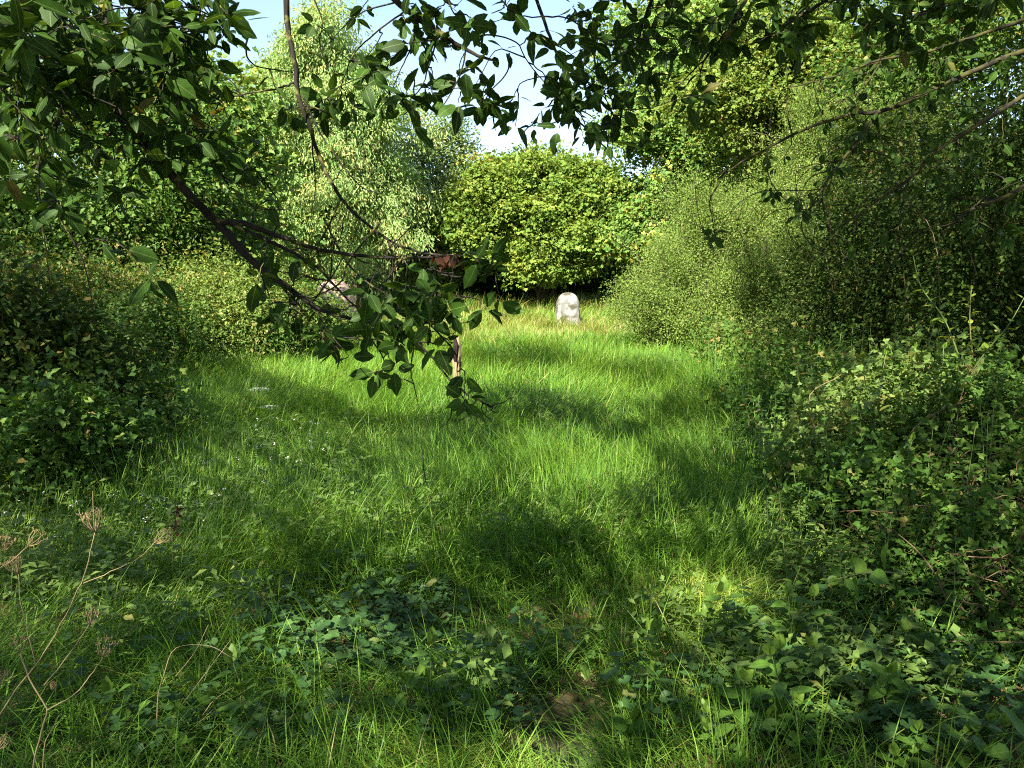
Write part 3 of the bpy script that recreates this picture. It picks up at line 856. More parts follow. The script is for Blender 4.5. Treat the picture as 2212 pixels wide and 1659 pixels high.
mb = MB()
rg = np.random.default_rng(50)
for (y0, y1, dens, hh, wd0) in ((1.7, 2.6, 3000, .155, .0036), (2.6, 3.6, 3200, .175, .0040), (3.6, 5, 3500, .21, .0044), (5, 6.5, 3300, .215, .0050), (6.5, 8.5, 2900, .215, .0060), (8.5, 12, 2200, .215, .0078), (12, 18, 1400, .21, .0105), (18, 24, 700, .27, .015), (24, 30, 420, .36, .019)):
    xm = .72 * y1 + .9
    n = int(dens * 2 * xm * (y1 - y0))
    nt_ = n // 14
    tx, ty = rg.uniform(-xm, xm, nt_), rg.uniform(y0, y1, nt_)
    ti = rg.integers(0, nt_, n)
    loose = rg.random(n) < .35
    sg = .035 + .004 * y0
    ox, oy = rg.normal(0, sg, n), rg.normal(0, sg, n)
    x = np.where(loose, rg.uniform(-xm, xm, n), tx[ti] + ox)
    y = np.where(loose, rg.uniform(y0, y1, n), ty[ti] + oy)
    fr, fl = field_r(y), field_l(y)
    edge = np.clip((fr - x) / .7, 0, 1) * np.clip((x - fl) / 1.0, 0, 1)
    cover = fbm(x * .9, y * .9, 41)
    pk = (.30 + .70 * edge) * (1 - .93 * bare(x, y)) * np.where(y < 3.6, np.clip((cover - .22) * 4, .5, 1), 1)
    k = rg.random(n) < pk
    x, y, ox, oy, ti, loose, edge = x[k], y[k], ox[k], oy[k], ti[k], loose[k], edge[k]
    n = len(x)
    base_ang = fbm(x * .55, y * .55, 61) * 11.0 + 1.0
    ta = rg.uniform(0, 2 * math.pi, nt_)[ti]
    ang = np.where(rg.random(n) < .6, base_ang, np.where(loose, rg.uniform(0, 6.28, n), np.arctan2(oy, ox))) + rg.normal(0, .5, n)
    mound_h = .65 + .9 * fbm(x * 1.0, y * 1.0, 71)
    h = hh * (1.0 + .55 * (1 - edge) * np.clip((y - 4) / 3, 0, 1)) * mound_h * rg.uniform(.55, 1.3, n) * (1.0 + .25 * rg.random(nt_)[ti])
    bend = np.clip(rg.normal(1.25, .5, n) + 2.2 * (fbm(x * .9, y * .9, 81) - .45) + rg.normal(0, .3, nt_)[ti], .1, 2.6)
    straw = np.clip((y - 13) / 4, 0, 1) * np.clip((fbm(x * .45, y * .45, 91) - .30) * 3.0, 0, 1)
    tn = np.clip(.42 + .5 * (fbm(x * .7, y * .7, 95) - .5) + rg.normal(0, .10, nt_)[ti] + rg.normal(0, .12, n), 0, .76)
    dry_ = (rg.random(n) < .012 + .5 * straw)
    tn = np.where(dry_, rg.uniform(.82, 1, n), tn)
    blades(mb, x, y, h, bend, ang, wd0 * rg.uniform(.6, 1.3, n), tn, rg)
o = mb.build('grass', M['grass'])
tag(o, 'long soft uncut grass covering the clearing', 'grass', kind='stuff')

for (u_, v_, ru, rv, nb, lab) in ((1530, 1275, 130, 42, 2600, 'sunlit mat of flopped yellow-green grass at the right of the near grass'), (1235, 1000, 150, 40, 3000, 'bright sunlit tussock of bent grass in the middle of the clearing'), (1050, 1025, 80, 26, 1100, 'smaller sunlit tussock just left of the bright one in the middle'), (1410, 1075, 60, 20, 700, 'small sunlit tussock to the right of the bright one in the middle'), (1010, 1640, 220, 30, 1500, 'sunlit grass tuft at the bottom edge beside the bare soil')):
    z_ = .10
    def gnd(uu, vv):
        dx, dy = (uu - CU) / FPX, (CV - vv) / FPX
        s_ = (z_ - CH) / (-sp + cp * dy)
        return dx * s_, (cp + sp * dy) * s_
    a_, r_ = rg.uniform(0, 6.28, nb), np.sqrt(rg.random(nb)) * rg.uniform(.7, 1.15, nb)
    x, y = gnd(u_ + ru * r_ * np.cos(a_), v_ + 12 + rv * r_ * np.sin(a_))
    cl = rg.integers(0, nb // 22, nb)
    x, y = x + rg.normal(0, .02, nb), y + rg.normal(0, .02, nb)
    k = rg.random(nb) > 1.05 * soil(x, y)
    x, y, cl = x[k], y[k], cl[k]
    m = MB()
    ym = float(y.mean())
    blades(m, x, y, rg.uniform(.13, .24, len(x)) * (.55 if ym < 2.5 else 1), rg.normal(1.9, .45, len(x)).clip(.6, 2.7), rg.uniform(0, 6.28, nb)[cl] + rg.normal(0, .5, len(x)), .0022 + .00075 * ym * rg.uniform(.7, 1.3, len(x)), np.clip(rg.normal(.74, .08, len(x)), .4, .88), rg)  # tussocks added on the sun patches; paler blade tint paints in extra brightness
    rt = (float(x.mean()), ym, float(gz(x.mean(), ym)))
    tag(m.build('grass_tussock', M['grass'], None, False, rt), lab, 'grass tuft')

# ground ivy and small broad-leaved weeds
def scatter_px(regs, rg, zc=.05):
    out = []
    for u, v, ru, rv, n in regs:
        a_ = rg.uniform(0, 2 * math.pi, n)
        r_ = np.sqrt(rg.random(n)) * rg.uniform(.8, 1.1, n)
        uu, vv = u + ru * r_ * np.cos(a_), v + rv * r_ * np.sin(a_)
        dx, dy = (uu - CU) / FPX, (CV - vv) / FPX
        dz = -sp + cp * dy
        s = (zc - CH) / dz
        out.append(np.stack([dx * s, (cp + sp * dy) * s], 1))
    return np.concatenate(out)


rg = np.random.default_rng(60)
Q = scatter_px([(760, 1370, 240, 120, 620), (900, 1330, 130, 60, 150), (620, 1500, 160, 90, 120), (980, 1480, 200, 70, 130), (1150, 1430, 130, 60, 60), (1330, 1560, 260, 90, 130), (1820, 1400, 260, 130, 460), (1980, 1560, 300, 110, 520), (1600, 1560, 260, 100, 170),
                (330, 1500, 260, 130, 90), (1120, 1610, 300, 50, 70), (520, 1620, 300, 60, 110)], rg)
Q = Q[rg.random(len(Q)) > 1.1 * soil(Q[:, 0], Q[:, 1])]
n = len(Q)
zz = gz(Q[:, 0], Q[:, 1]) + rg.uniform(.03, .22, n) * (0.5 + fbm(Q[:, 0] * 3, Q[:, 1] * 3, 4))
mb = MB()
pos = np.stack([Q[:, 0], Q[:, 1], zz], 1)
place(mb, ROUND, pos, np.stack([rg.normal(size=n), rg.normal(size=n), rg.normal(-.1, .15, n)], 1), np.stack([rg.normal(0, .28, n), rg.normal(-.1, .28, n), np.ones(n)], 1), rg.uniform(.026, .056, n), np.clip(rg.normal(.45, .25, n), 0, 1))
o = mb.build('ground_ivy', M['ivy'])
tag(o, 'carpet of small round ground ivy leaves in the shaded foreground', 'ground cover', kind='stuff')

rg = np.random.default_rng(61)
Q = scatter_px([(350, 1060, 420, 110, 1100), (650, 1130, 330, 120, 350), (150, 1200, 260, 120, 420), (600, 950, 260, 60, 400), (300, 1330, 320, 110, 160), (900, 1190, 250, 80, 200), (1600, 1150, 120, 70, 120), (1760, 1250, 130, 70, 160), (1430, 1400, 200, 80, 60), (1780, 1500, 330, 110, 200), (1190, 905, 60, 25, 160), (1330, 1150, 200, 60, 200), (1100, 1560, 200, 60, 40), (1640, 960, 110, 60, 400)], rg)
Q = Q[rg.random(len(Q)) > 1.1 * soil(Q[:, 0], Q[:, 1])]
n = len(Q)
zz = gz(Q[:, 0], Q[:, 1])
mb = MB()
for k in range(5):                                   # five leaves per sprig
    a_ = rg.uniform(0, 6.28, n)
    hgt = rg.uniform(.05, .26, n) * (.6 + .8 * fbm(Q[:, 0] * 2, Q[:, 1] * 2, 9))
    dv = np.stack([np.cos(a_), np.sin(a_), rg.normal(.1, .3, n)], 1)
    pos = np.stack([Q[:, 0], Q[:, 1], zz + hgt], 1) + dv * .012
    place(mb, DIAM if k % 2 else t_diamond(.2, .05, .15), pos, dv, np.stack([rg.normal(0, .3, n), rg.normal(0, .3, n), np.ones(n)], 1), rg.uniform(.025, .07, n), np.clip(rg.normal(.45, .22, n), 0, 1))
o = mb.build('weeds', M['weed'])
tag(o, 'small broad-leaved weeds growing through the grass', 'weeds', kind='stuff')

# tiny white blossoms over the weeds on the left
rg = np.random.default_rng(62)
Q = scatter_px([(640, 1010, 120, 60, 40), (330, 1080, 300, 70, 45), (250, 1180, 260, 60, 30), (450, 960, 160, 40, 12)], rg)
n = len(Q)
pos = np.stack([Q[:, 0], Q[:, 1], gz(Q[:, 0], Q[:, 1]) + rg.uniform(.22, .36, n)], 1)
mb = MB()
for k in range(4):
    a_ = rg.uniform(0, 6.28, n)
    dv = np.stack([np.cos(a_), np.sin(a_), rg.normal(.2, .3, n)], 1)
    place(mb, t_quad(.4, .05, 0), pos + rg.normal(0, .006, (n, 3)), dv, np.stack([rg.normal(0, .4, n), rg.normal(-.5, .4, n), np.ones(n)], 1), rg.uniform(.007, .013, n), rg.random(n))
o = mb.build('blossom', M['white_petals'])
tag(o, 'sprinkle of tiny white blossoms over the weeds on the left', 'flowers', kind='stuff')

# ------------------------------------------------------------------ overhanging trees: limbs, twigs, leaves in view, high crown above
def px_path(pts, m=5):
    return spline([at(*p) for p in pts], m)


def spur(mbl, tw, p, axis, rg, nleaf, size, tint, sd=.75, hang=.4):
    """a short shoot with a rosette of leaves"""
    k = max(2, int(rg.normal(nleaf, 1.2)))
    a_ = rg.uniform(0, 6.28) + np.arange(k) * 2.4
    ax = nrm(np.asarray(axis, float))
    e1 = nrm(np.cross(ax, [0.3, .2, 1]) + 1e-6)
    e2 = np.cross(ax, e1)
    dv = ax * .35 + np.cos(a_)[:, None] * e1 + np.sin(a_)[:, None] * e2 + rg.normal(0, .25, (k, 3)) + np.array([0, 0, -hang])
    dv = nrm(dv)
    nr = np.array([0, -.45, .8]) + rg.normal(0, sd, (k, 3))
    pos = p + ax * (rg.random((k, 1)) - .7) * size * .7 + dv * size * .16
    ks = rg.integers(0, len(CHERRY_SET), k)
    sz_, tn_ = size * rg.uniform(.55, 1.2, k), np.clip(tint + rg.normal(0, .24, k), 0, 1)
    for c_ in np.unique(ks):
        i_ = ks == c_
        place(mbl, CHERRY_SET[c_], pos[i_], dv[i_], nr[i_], sz_[i_], tn_[i_])


class Over:
    def __init__(self, name, base, label, seed, cat='tree', group=None, bark='bark'):
        self.rg = np.random.default_rng(seed)
        base = np.array([base[0], base[1], gz(base[0], base[1]) - .05])
        self.base, self.bark = base, bark
        self.root = empty(name, base, label, cat, group)
        self.pts, self.leaf, self.twig = [], MB(), MB()

    def limb(self, S, r, wobble=.004, name='branch'):
        S = wob(S, wobble * .4, self.rg)
        b_ = MB()
        tube(b_, S, r, 8)
        b_.build(name, M[self.bark], self.root, True)
        self.pts.append(S)
        return S

    def thin(self, pts, r=(.0035, .0015), m=5):
        S = wob(px_path([(p[0] + self.rg.normal(0, 4), p[1] + self.rg.normal(0, 4), p[2]) for p in pts], m), .0008, self.rg)
        tube(self.twig, S, r, 5)
        self.pts.append(S)

    def regions(self, regs, size, nleaf=5, maxd=.8, tint=.45, hang=.55, keep_sun=False):
        A = np.concatenate(self.pts)
        rg = self.rg
        for u, v, ru, rv, n, Y in regs:
            for k in range(n):
                a_, r_ = rg.uniform(0, 6.28), math.sqrt(rg.random())
                p = at(u + ru * r_ * math.cos(a_), v + rv * r_ * math.sin(a_), Y + rg.normal(0, .16))
                if keep_sun and sunlit(p[None, :2] + COT * (p[2] - .25))[0] > .35:
                    continue
                dd = np.linalg.norm(A - p, axis=1) + 1.2 * np.clip(p[2] - A[:, 2], 0, None)
                j = int(np.argmin(dd + rg.uniform(0, .25, len(dd))))
                q = A[j]
                dist = np.linalg.norm(p - q)
                ax = p - q if dist > .02 else rg.normal(size=3)
                if dist < maxd:
                    m = (p + q) / 2 + np.array([0, 0, .10 * dist]) + rg.normal(0, .07 * dist, 3)
                    S = wob(spline([q, m, p], 4), .002, rg)
                    tube(self.twig, S, (.0026, .0012), 4)
                    for t in (3, 5):
                        if rg.random() < .5:
                            spur(self.leaf, None, S[t], S[t] - S[t - 1], rg, 2, size * .9, tint, hang=hang)
                spur(self.leaf, None, p, ax, rg, nleaf, size, tint, hang=hang)

    def crown(self, pos, dv, nr, sz, tn, tmpl=None):
        place(self.leaf, tmpl or t_diamond(.3, .06, .15), pos, dv, nr, sz, tn)

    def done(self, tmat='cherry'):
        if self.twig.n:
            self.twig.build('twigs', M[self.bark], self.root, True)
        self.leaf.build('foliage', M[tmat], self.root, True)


# left cherry: trunk out of the frame on the left, one long limb drooping into the picture
TL = Over('cherry_tree', (-2.75, .6), 'overhanging cherry with a lichened limb drooping from the upper left', 70)
jl = np.array([-2.5, .85, 3.3])
bt = MB()
tube(bt, spline([TL.base, TL.base + [.05, .05, 1.4], [-2.6, .8, 2.6], jl, [-2.3, 1.0, 5.2], [-2.4, .6, 7.2]], 5), (.13, .03), 10)
bt.build('trunk', M['bark'], TL.root, True)
p0 = px_path([(222, -60, 2.35), (230, 60, 2.32), (234, 170, 2.3), (262, 250, 2.3), (330, 330, 2.35), (400, 412, 2.4), (470, 482, 2.45), (540, 560, 2.47), (610, 612, 2.5), (655, 645, 2.5), (690, 668, 2.5), (760, 690, 2.52), (850, 706, 2.55), (930, 768, 2.55), (980, 830, 2.55), (1020, 858, 2.55), (1062, 878, 2.55)], 4)
pre = spline([jl, [-2.1, 1.4, 3.2], [-1.65, 1.95, 2.85], p0[0]], 5)
S = np.vstack([pre[:-1], p0])
rr = np.interp(np.arange(len(S)), [0, len(pre), len(pre) + 24, len(pre) + 40, len(S) - 1], [.040, .019, .0125, .0058, .002])
TL.limb(S, rr, .003)
TL.limb(px_path([(470, 480, 2.45), (520, 482, 2.45), (592, 506, 2.47), (680, 536, 2.5), (760, 549, 2.5), (870, 558, 2.52), (965, 552, 2.52)]), (.0105, .003), .003)
TL.limb(px_path([(505, 485, 2.45), (600, 530, 2.46), (690, 582, 2.48), (745, 640, 2.5), (800, 690, 2.5)]), (.007, .002), .003)
pc = px_path([(617, -40, 2.6), (622, 60, 2.6), (640, 150, 2.6), (643, 200, 2.6), (668, 270, 2.6), (690, 340, 2.6), (738, 430, 2.6), (800, 490, 2.6), (862, 530, 2.6), (920, 547, 2.6), (985, 551, 2.6)])
TL.limb(np.vstack([spline([[-2.5, .8, 3.5], [-1.5, 1.75, 3.2], pc[0]], 5)[:-1], pc]), np.interp(np.arange(len(pc) + 10), [0, 12, 30, len(pc) + 9], [.018, .0095, .0072, .0025]), .003)
TL.limb(px_path([(640, 175, 2.6), (605, 190, 2.6), (520, 206, 2.58), (455, 225, 2.55)]), (.0042, .0018), .003, 'branch')
TL.limb(px_path([(-60, 285, 2.3), (60, 300, 2.25), (108, 290, 2.2), (124, 265, 2.2), (140, 215, 2.2), (190, 150, 2.25), (232, 90, 2.3)]), (.007, .006), .003)
for t in ([(110, 290, 2.2), (92, 340, 2.2), (86, 430, 2.2), (95, 540, 2.2), (110, 640, 2.2)], [(95, 380, 2.2), (130, 470, 2.2), (180, 560, 2.2), (210, 680, 2.2)], [(60, 300, 2.2), (30, 360, 2.2), (20, 430, 2.2)],
          [(440, 320, 2.4), (500, 400, 2.4), (560, 440, 2.4), (620, 450, 2.4)], [(262, 250, 2.3), (340, 290, 2.3), (440, 350, 2.4), (520, 400, 2.4), (590, 380, 2.4)], [(234, 120, 2.3), (310, 80, 2.3), (420, 60, 2.2), (500, 40, 2.2)],
          [(232, 60, 2.3), (160, 100, 2.2), (90, 160, 2.1), (30, 180, 2.0)], [(330, 330, 2.35), (360, 250, 2.4), (420, 190, 2.4), (450, 150, 2.4)], [(738, 430, 2.6), (700, 500, 2.6), (660, 560, 2.6)],
          [(690, 480, 2.6), (740, 560, 2.55), (790, 610, 2.5), (850, 650, 2.5), (900, 690, 2.5)], [(820, 480, 2.55), (760, 560, 2.5), (720, 620, 2.5), (640, 660, 2.5), (600, 690, 2.5)], [(870, 556, 2.5), (820, 620, 2.5), (770, 690, 2.5)],
          [(760, 690, 2.52), (800, 740, 2.5), (830, 790, 2.5), (815, 820, 2.5)], [(850, 600, 2.5), (900, 640, 2.5), (960, 660, 2.5), (1010, 640, 2.5)], [(930, 700, 2.5), (980, 760, 2.5), (985, 800, 2.5), (990, 830, 2.5)], [(920, 547, 2.6), (960, 600, 2.55), (1040, 590, 2.5), (1080, 560, 2.5)],
          [(720, 250, 2.6), (660, 230, 2.6), (615, 245, 2.6)], [(540, 60, 2.4), (535, 110, 2.4), (560, 140, 2.4), (630, 160, 2.5)], [(650, 205, 2.6), (700, 300, 2.6), (780, 400, 2.6), (830, 420, 2.6)], [(560, 545, 2.47), (590, 520, 2.4), (610, 470, 2.4), (590, 430, 2.4)]):
    TL.thin(t)
TL.regions([(110, 70, 210, 110, 53, 2.0), (380, 30, 110, 45, 16, 1.9), (490, 50, 40, 40, 5, 1.9), (300, 160, 170, 110, 40, 2.2), (130, 230, 170, 120, 34, 2.1), (410, 270, 110, 90, 20, 2.3), (430, 160, 50, 40, 6, 2.4),
            (540, 340, 50, 40, 5, 2.4), (60, 400, 110, 100, 12, 2.1), (300, 370, 130, 60, 9, 2.3)], .063, 4, .7, .5, hang=.25)
rg2 = np.random.default_rng(75)
for k in range(44):                      # short crooked twiglets along the drooping limb
    S = TL.pts[rg2.choice([0, 1, 2, 3], p=[.5, .2, .2, .1])]
    p = S[rg2.integers(len(S) // 2, len(S))]
    d_ = np.array([rg2.normal(.03, .10), rg2.normal(0, .08), rg2.normal(-.05, .14)])
    S2 = wob(spline([p, p + d_ * .5 + rg2.normal(0, .02, 3), p + d_], 4), .003, rg2)
    tube(TL.twig, S2, (.0028, .0012), 4)
    TL.pts.append(S2)
TL.regions([(620, 455, 25, 35, 1, 2.4), (614, 250, 14, 16, 1, 2.6), (355, 590, 30, 20, 1, 1.9), (600, 665, 55, 35, 5, 2.5), (690, 715, 40, 40, 5, 2.5), (790, 660, 40, 40, 3, 2.5), (840, 660, 90, 60, 12, 2.5), (915, 650, 75, 55, 9, 2.5), (1060, 570, 50, 40, 4, 2.45), (1060, 650, 30, 30, 2, 2.45),
            (870, 710, 80, 40, 9, 2.5), (835, 805, 28, 18, 3, 2.5), (920, 760, 30, 20, 1, 2.5), (1020, 864, 30, 10, 2, 2.55), (745, 760, 20, 15, 1, 2.5), (560, 600, 50, 40, 3, 2.5), (680, 570, 40, 20, 1, 2.5)], .072, 4, .6, .5, hang=.4)

# middle cherry: trunk behind the camera
TM = Over('cherry_tree', (1.3, -1.6), 'overhanging cherry whose leafy sprays hang across the top middle of the sky', 71)
bt = MB()
tube(bt, spline([TM.base, TM.base + [-.05, .05, 1.5], [1.1, -1.3, 3.2], [1.0, -1.0, 5.0], [.9, -1.2, 7.0]], 5), (.14, .03), 10)
bt.build('trunk', M['bark'], TM.root, True)
fork = np.array([1.1, -1.3, 3.2])


def tm_limb(px, r, mid):
    P_ = px_path(px)
    pre_ = spline([fork, mid, P_[0]], 6)
    TM.limb(np.vstack([pre_[:-1], P_]), np.interp(np.arange(len(pre_) + len(P_) - 1), [0, len(pre_), len(pre_) + len(P_) - 2], [r[0] * 1.7, r[0], r[1]]), .003)


tm_limb([(800, -50, 2.6), (880, 22, 2.6), (950, 70, 2.6), (1000, 104, 2.6), (1050, 126, 2.6), (1076, 127, 2.6)], (.0115, .003), [.2, .6, 3.7])
tm_limb([(1140, -50, 2.7), (1170, 30, 2.7), (1192, 90, 2.7), (1216, 150, 2.7), (1232, 215, 2.7), (1242, 252, 2.7), (1272, 282, 2.7), (1310, 322, 2.7), (1332, 346, 2.7)], (.006, .002), [.6, .7, 3.8])
tm_limb([(1440, -60, 2.9), (1400, 20, 2.9), (1380, 90, 2.9), (1390, 160, 2.9), (1410, 220, 2.9)], (.007, .002), [1.0, .8, 3.9])
tm_limb([(1640, -60, 2.9), (1600, 20, 2.9), (1560, 80, 2.9), (1520, 130, 2.9), (1460, 190, 2.9)], (.008, .002), [1.2, .9, 3.9])
tm_limb([(1900, -80, 2.8), (1800, -10, 2.8), (1720, 40, 2.8), (1640, 90, 2.8)], (.008, .002), [1.6, .9, 3.8])
tm_limb([(2260, -80, 2.6), (2120, -20, 2.6), (2010, 20, 2.6), (1920, 60, 2.6)], (.008, .002), [2.0, .8, 3.6])
for t in ([(1000, 104, 2.6), (1050, 80, 2.6), (1110, 90, 2.6), (1150, 140, 2.65), (1200, 200, 2.7), (1250, 240, 2.7)], [(1080, 0, 2.6), (1110, 30, 2.6), (1160, 80, 2.65), (1220, 110, 2.7), (1290, 160, 2.7), (1340, 190, 2.75)], [(950, 70, 2.6), (930, 130, 2.6), (905, 190, 2.6), (880, 230, 2.6), (870, 260, 2.6)],
          [(880, 22, 2.6), (820, 60, 2.6), (770, 120, 2.6), (740, 180, 2.6), (720, 240, 2.6)], [(900, 40, 2.6), (880, 100, 2.6), (860, 160, 2.6), (830, 230, 2.6)], [(860, 0, 2.6), (790, 20, 2.6), (740, 60, 2.6), (710, 90, 2.6)], [(1000, 104, 2.6), (990, 160, 2.6), (960, 220, 2.6), (940, 250, 2.6)],
          [(1100, 110, 2.65), (1090, 160, 2.65), (1060, 200, 2.65), (1030, 240, 2.65)], [(1242, 252, 2.7), (1200, 270, 2.7), (1160, 270, 2.7)], [(1216, 150, 2.7), (1270, 180, 2.7), (1310, 230, 2.7), (1330, 290, 2.7)], [(1170, 30, 2.7), (1230, 40, 2.7), (1290, 80, 2.7), (1340, 110, 2.75)],
          [(960, -10, 2.6), (990, 40, 2.6), (1040, 60, 2.6)], [(1232, 200, 2.7), (1190, 170, 2.7), (1130, 180, 2.7), (1110, 220, 2.7)], [(1060, 200, 2.6), (1000, 195, 2.6), (960, 200, 2.6)], [(680, -20, 2.6), (700, 40, 2.6), (690, 100, 2.6), (710, 170, 2.6)]):
    TM.thin(t, (.003, .0013))
TM.regions([(760, 70, 40, 40, 1, 2.6), (690, 75, 40, 25, 1, 2.6), (775, 150, 60, 45, 5, 2.6), (720, 175, 50, 30, 2, 2.6), (720, 235, 60, 25, 3, 2.6), (790, 230, 40, 20, 2, 2.6), (900, 25, 40, 30, 2, 2.6), (960, 25, 50, 25, 2, 2.6), (1050, 40, 50, 30, 3, 2.6), (900, 110, 50, 40, 3, 2.6), (880, 205, 50, 40, 4, 2.6), (950, 180, 50, 40, 3, 2.6),
            (1010, 215, 50, 40, 4, 2.6), (875, 285, 40, 14, 1, 2.6), (940, 90, 40, 40, 2, 2.6), (1060, 235, 40, 20, 2, 2.65), (1130, 255, 50, 30, 3, 2.7), (1190, 235, 45, 45, 5, 2.7), (1240, 200, 50, 60, 5, 2.7), (1260, 120, 45, 50, 4, 2.7), (1210, 110, 20, 25, 1, 2.7), (1290, 190, 40, 50, 4, 2.7), (1275, 300, 55, 25, 4, 2.7), (1110, 30, 30, 25, 1, 2.6), (1210, 285, 30, 15, 1, 2.7), (1020, 130, 30, 30, 1, 2.6)], .074, 4, .6, .4, hang=.3)
TM.regions([(1370, 55, 70, 50, 9, 2.9), (1400, 140, 70, 45, 8, 2.9), (1470, 185, 55, 45, 5, 2.9), (1500, 60, 90, 50, 13, 2.9), (1560, 110, 90, 35, 8, 2.9), (1370, 290, 30, 20, 2, 2.8), (1350, 225, 30, 50, 3, 2.8), (1650, 50, 100, 50, 14, 2.85), (1800, 30, 110, 45, 13, 2.8), (1960, 30, 110, 45, 12, 2.7), (2110, 20, 110, 50, 12, 2.6), (2010, 90, 100, 30, 5, 2.7), (1700, 110, 60, 25, 4, 2.85), (1280, 20, 60, 30, 4, 2.8)], .068, 4, .7, .4, hang=.3)

TM.regions([(1500, -170, 750, 110, 90, 2.5), (700, -170, 300, 110, 30, 2.5)], .074, 5, .9, .4, hang=.3, keep_sun=True)

# right: mossy boughs of a small tree whose trunk stands out of the frame
TR = Over('plum_tree', (4.3, 2.4), 'right-hand tree with thin mossy boughs reaching down over the bank', 72, bark='moss_bark')
bt = MB()
tube(bt, spline([TR.base, TR.base + [-.1, .1, 1.2], [4.0, 2.7, 2.6], [3.8, 2.7, 4.2], [3.8, 2.5, 6.2]], 5), (.11, .025), 10)
bt.build('trunk', M['moss_bark'], TR.root, True)


def tr_limb(px, r, z):
    P_ = px_path(px)
    pre_ = spline([[4.05, 2.65, z], [3.4, 3.1, z + .35], P_[0]], 5)
    TR.limb(np.vstack([pre_[:-1], P_]), np.interp(np.arange(len(pre_) + len(P_) - 1), [0, len(pre_), len(pre_) + len(P_) - 2], [r[0] * 1.8, r[0], r[1]]), .005)


tr_limb([(2280, 85, 3.5), (2120, 145, 3.5), (1990, 207, 3.5), (1900, 241, 3.5), (1850, 246, 3.5), (1760, 270, 3.5), (1650, 322, 3.5), (1600, 352, 3.5), (1550, 388, 3.5)], (.0125, .003), 2.6)
tr_limb([(2280, 165, 3.4), (2130, 258, 3.4), (2030, 322, 3.4), (1960, 390, 3.4), (1900, 430, 3.4), (1845, 472, 3.4)], (.010, .003), 2.4)
tr_limb([(2280, 365, 3.3), (2180, 420, 3.3), (2130, 442, 3.3), (2085, 460, 3.3), (2050, 490, 3.3), (2030, 510, 3.3)], (.010, .003), 2.1)
tr_limb([(2280, 20, 3.6), (2130, 70, 3.6), (2010, 110, 3.6), (1900, 130, 3.6), (1800, 165, 3.6), (1700, 190, 3.6)], (.009, .002), 2.9)
TR.limb(px_path([(1895, 243, 3.5), (1850, 310, 3.48), (1800, 370, 3.46), (1762, 430, 3.45), (1738, 465, 3.45)]), (.008, .003), .005)
for t in ([(1550, 388, 3.5), (1536, 430, 3.5), (1540, 470, 3.5), (1548, 520, 3.5)], [(1655, 322, 3.5), (1662, 380, 3.5), (1690, 430, 3.5), (1750, 470, 3.5)], [(1762, 430, 3.45), (1740, 480, 3.45), (1755, 530, 3.45), (1800, 560, 3.45)], [(1800, 370, 3.46), (1760, 390, 3.46), (1730, 440, 3.46)],
          [(1850, 310, 3.48), (1800, 330, 3.48), (1780, 350, 3.48), (1765, 370, 3.48)], [(1960, 390, 3.4), (1950, 450, 3.4), (1930, 540, 3.4), (1900, 620, 3.4)], [(2085, 460, 3.3), (2130, 430, 3.3), (2100, 520, 3.3)], [(1860, 320, 3.48), (1920, 340, 3.45), (1960, 350, 3.4)], [(2030, 322, 3.4), (2010, 400, 3.4), (1990, 470, 3.4)],
          [(1900, 130, 3.6), (1860, 200, 3.6), (1790, 230, 3.6)], [(2010, 110, 3.6), (1950, 150, 3.6), (1870, 165, 3.6), (1800, 200, 3.6)], [(1720, 290, 3.5), (1700, 240, 3.5), (1690, 190, 3.5), (1700, 150, 3.5)], [(1770, 430, 3.45), (1790, 500, 3.45), (1840, 580, 3.45), (1850, 620, 3.45)]):
    TR.thin(t, (.004, .0015))
rg2 = np.random.default_rng(74)
for k in range(46):                      # bare drooping twiglets of the mossy boughs
    S = TR.pts[rg2.integers(0, 5)]
    p = S[rg2.integers(len(S) // 3, len(S))]
    d_ = np.array([rg2.normal(-.12, .16), rg2.normal(0, .12), -rg2.uniform(.05, .4)])
    q_ = p + d_
    S2 = wob(spline([p, p + d_ * .45 + [rg2.normal(-.06, .05), 0, .05], q_], 5), .003, rg2)
    tube(TR.twig, S2, (.0026, .0011), 4)
    TR.pts.append(S2)
TR.regions([(1545, 510, 22, 18, 3, 3.5), (1660, 380, 22, 50, 4, 3.5), (1740, 440, 50, 40, 5, 3.45), (1800, 340, 50, 40, 6, 3.46), (1860, 300, 50, 40, 5, 3.5), (1960, 230, 140, 60, 12, 3.5), (2080, 280, 120, 90, 16, 3.4), (1990, 400, 120, 80, 14, 3.4), (2120, 470, 90, 80, 12, 3.3), (2040, 150, 160, 60, 14, 3.6), (1850, 160, 110, 50, 10, 3.6), (1900, 520, 70, 70, 7, 3.4), (1780, 240, 60, 40, 4, 3.6), (2150, 350, 70, 60, 8, 3.4)], .052, 4, .6, .45)

# the high crowns of these trees, above and beside the frame; gaps where the photograph's sun patches lie
rg = np.random.default_rng(80)
N_ = 215000
q = np.stack([rg.uniform(-10, 13, N_), rg.uniform(-4, 18.5, N_)], 1)
q = q[rg.random(len(q)) < np.clip(1.0 - sunlit(q) * 1.08, 0, 1)]
n = len(q)
pos, ok = np.zeros((n, 3)), np.zeros(n, bool)
for tries in range(6):
    lay = fbm(q[:, 0] * .6 + tries, q[:, 1] * .6, 13 + tries)
    h = 3.3 + 5.0 * np.clip(lay * 1.5 - .25 + rg.normal(0, .12, n), 0, 1) + .35 * tries
    P = np.stack([q[:, 0] - COT[0] * (h - .25), q[:, 1] - COT[1] * (h - .25), h], 1)
    u, v, zf = project(P)
    bad = (zf > 0.05) & (u > -130) & (u < 2342) & (v > -90)
    new = ~bad & ~ok
    pos[new], ok[new] = P[new], True
pos = pos[ok]
n = len(pos)
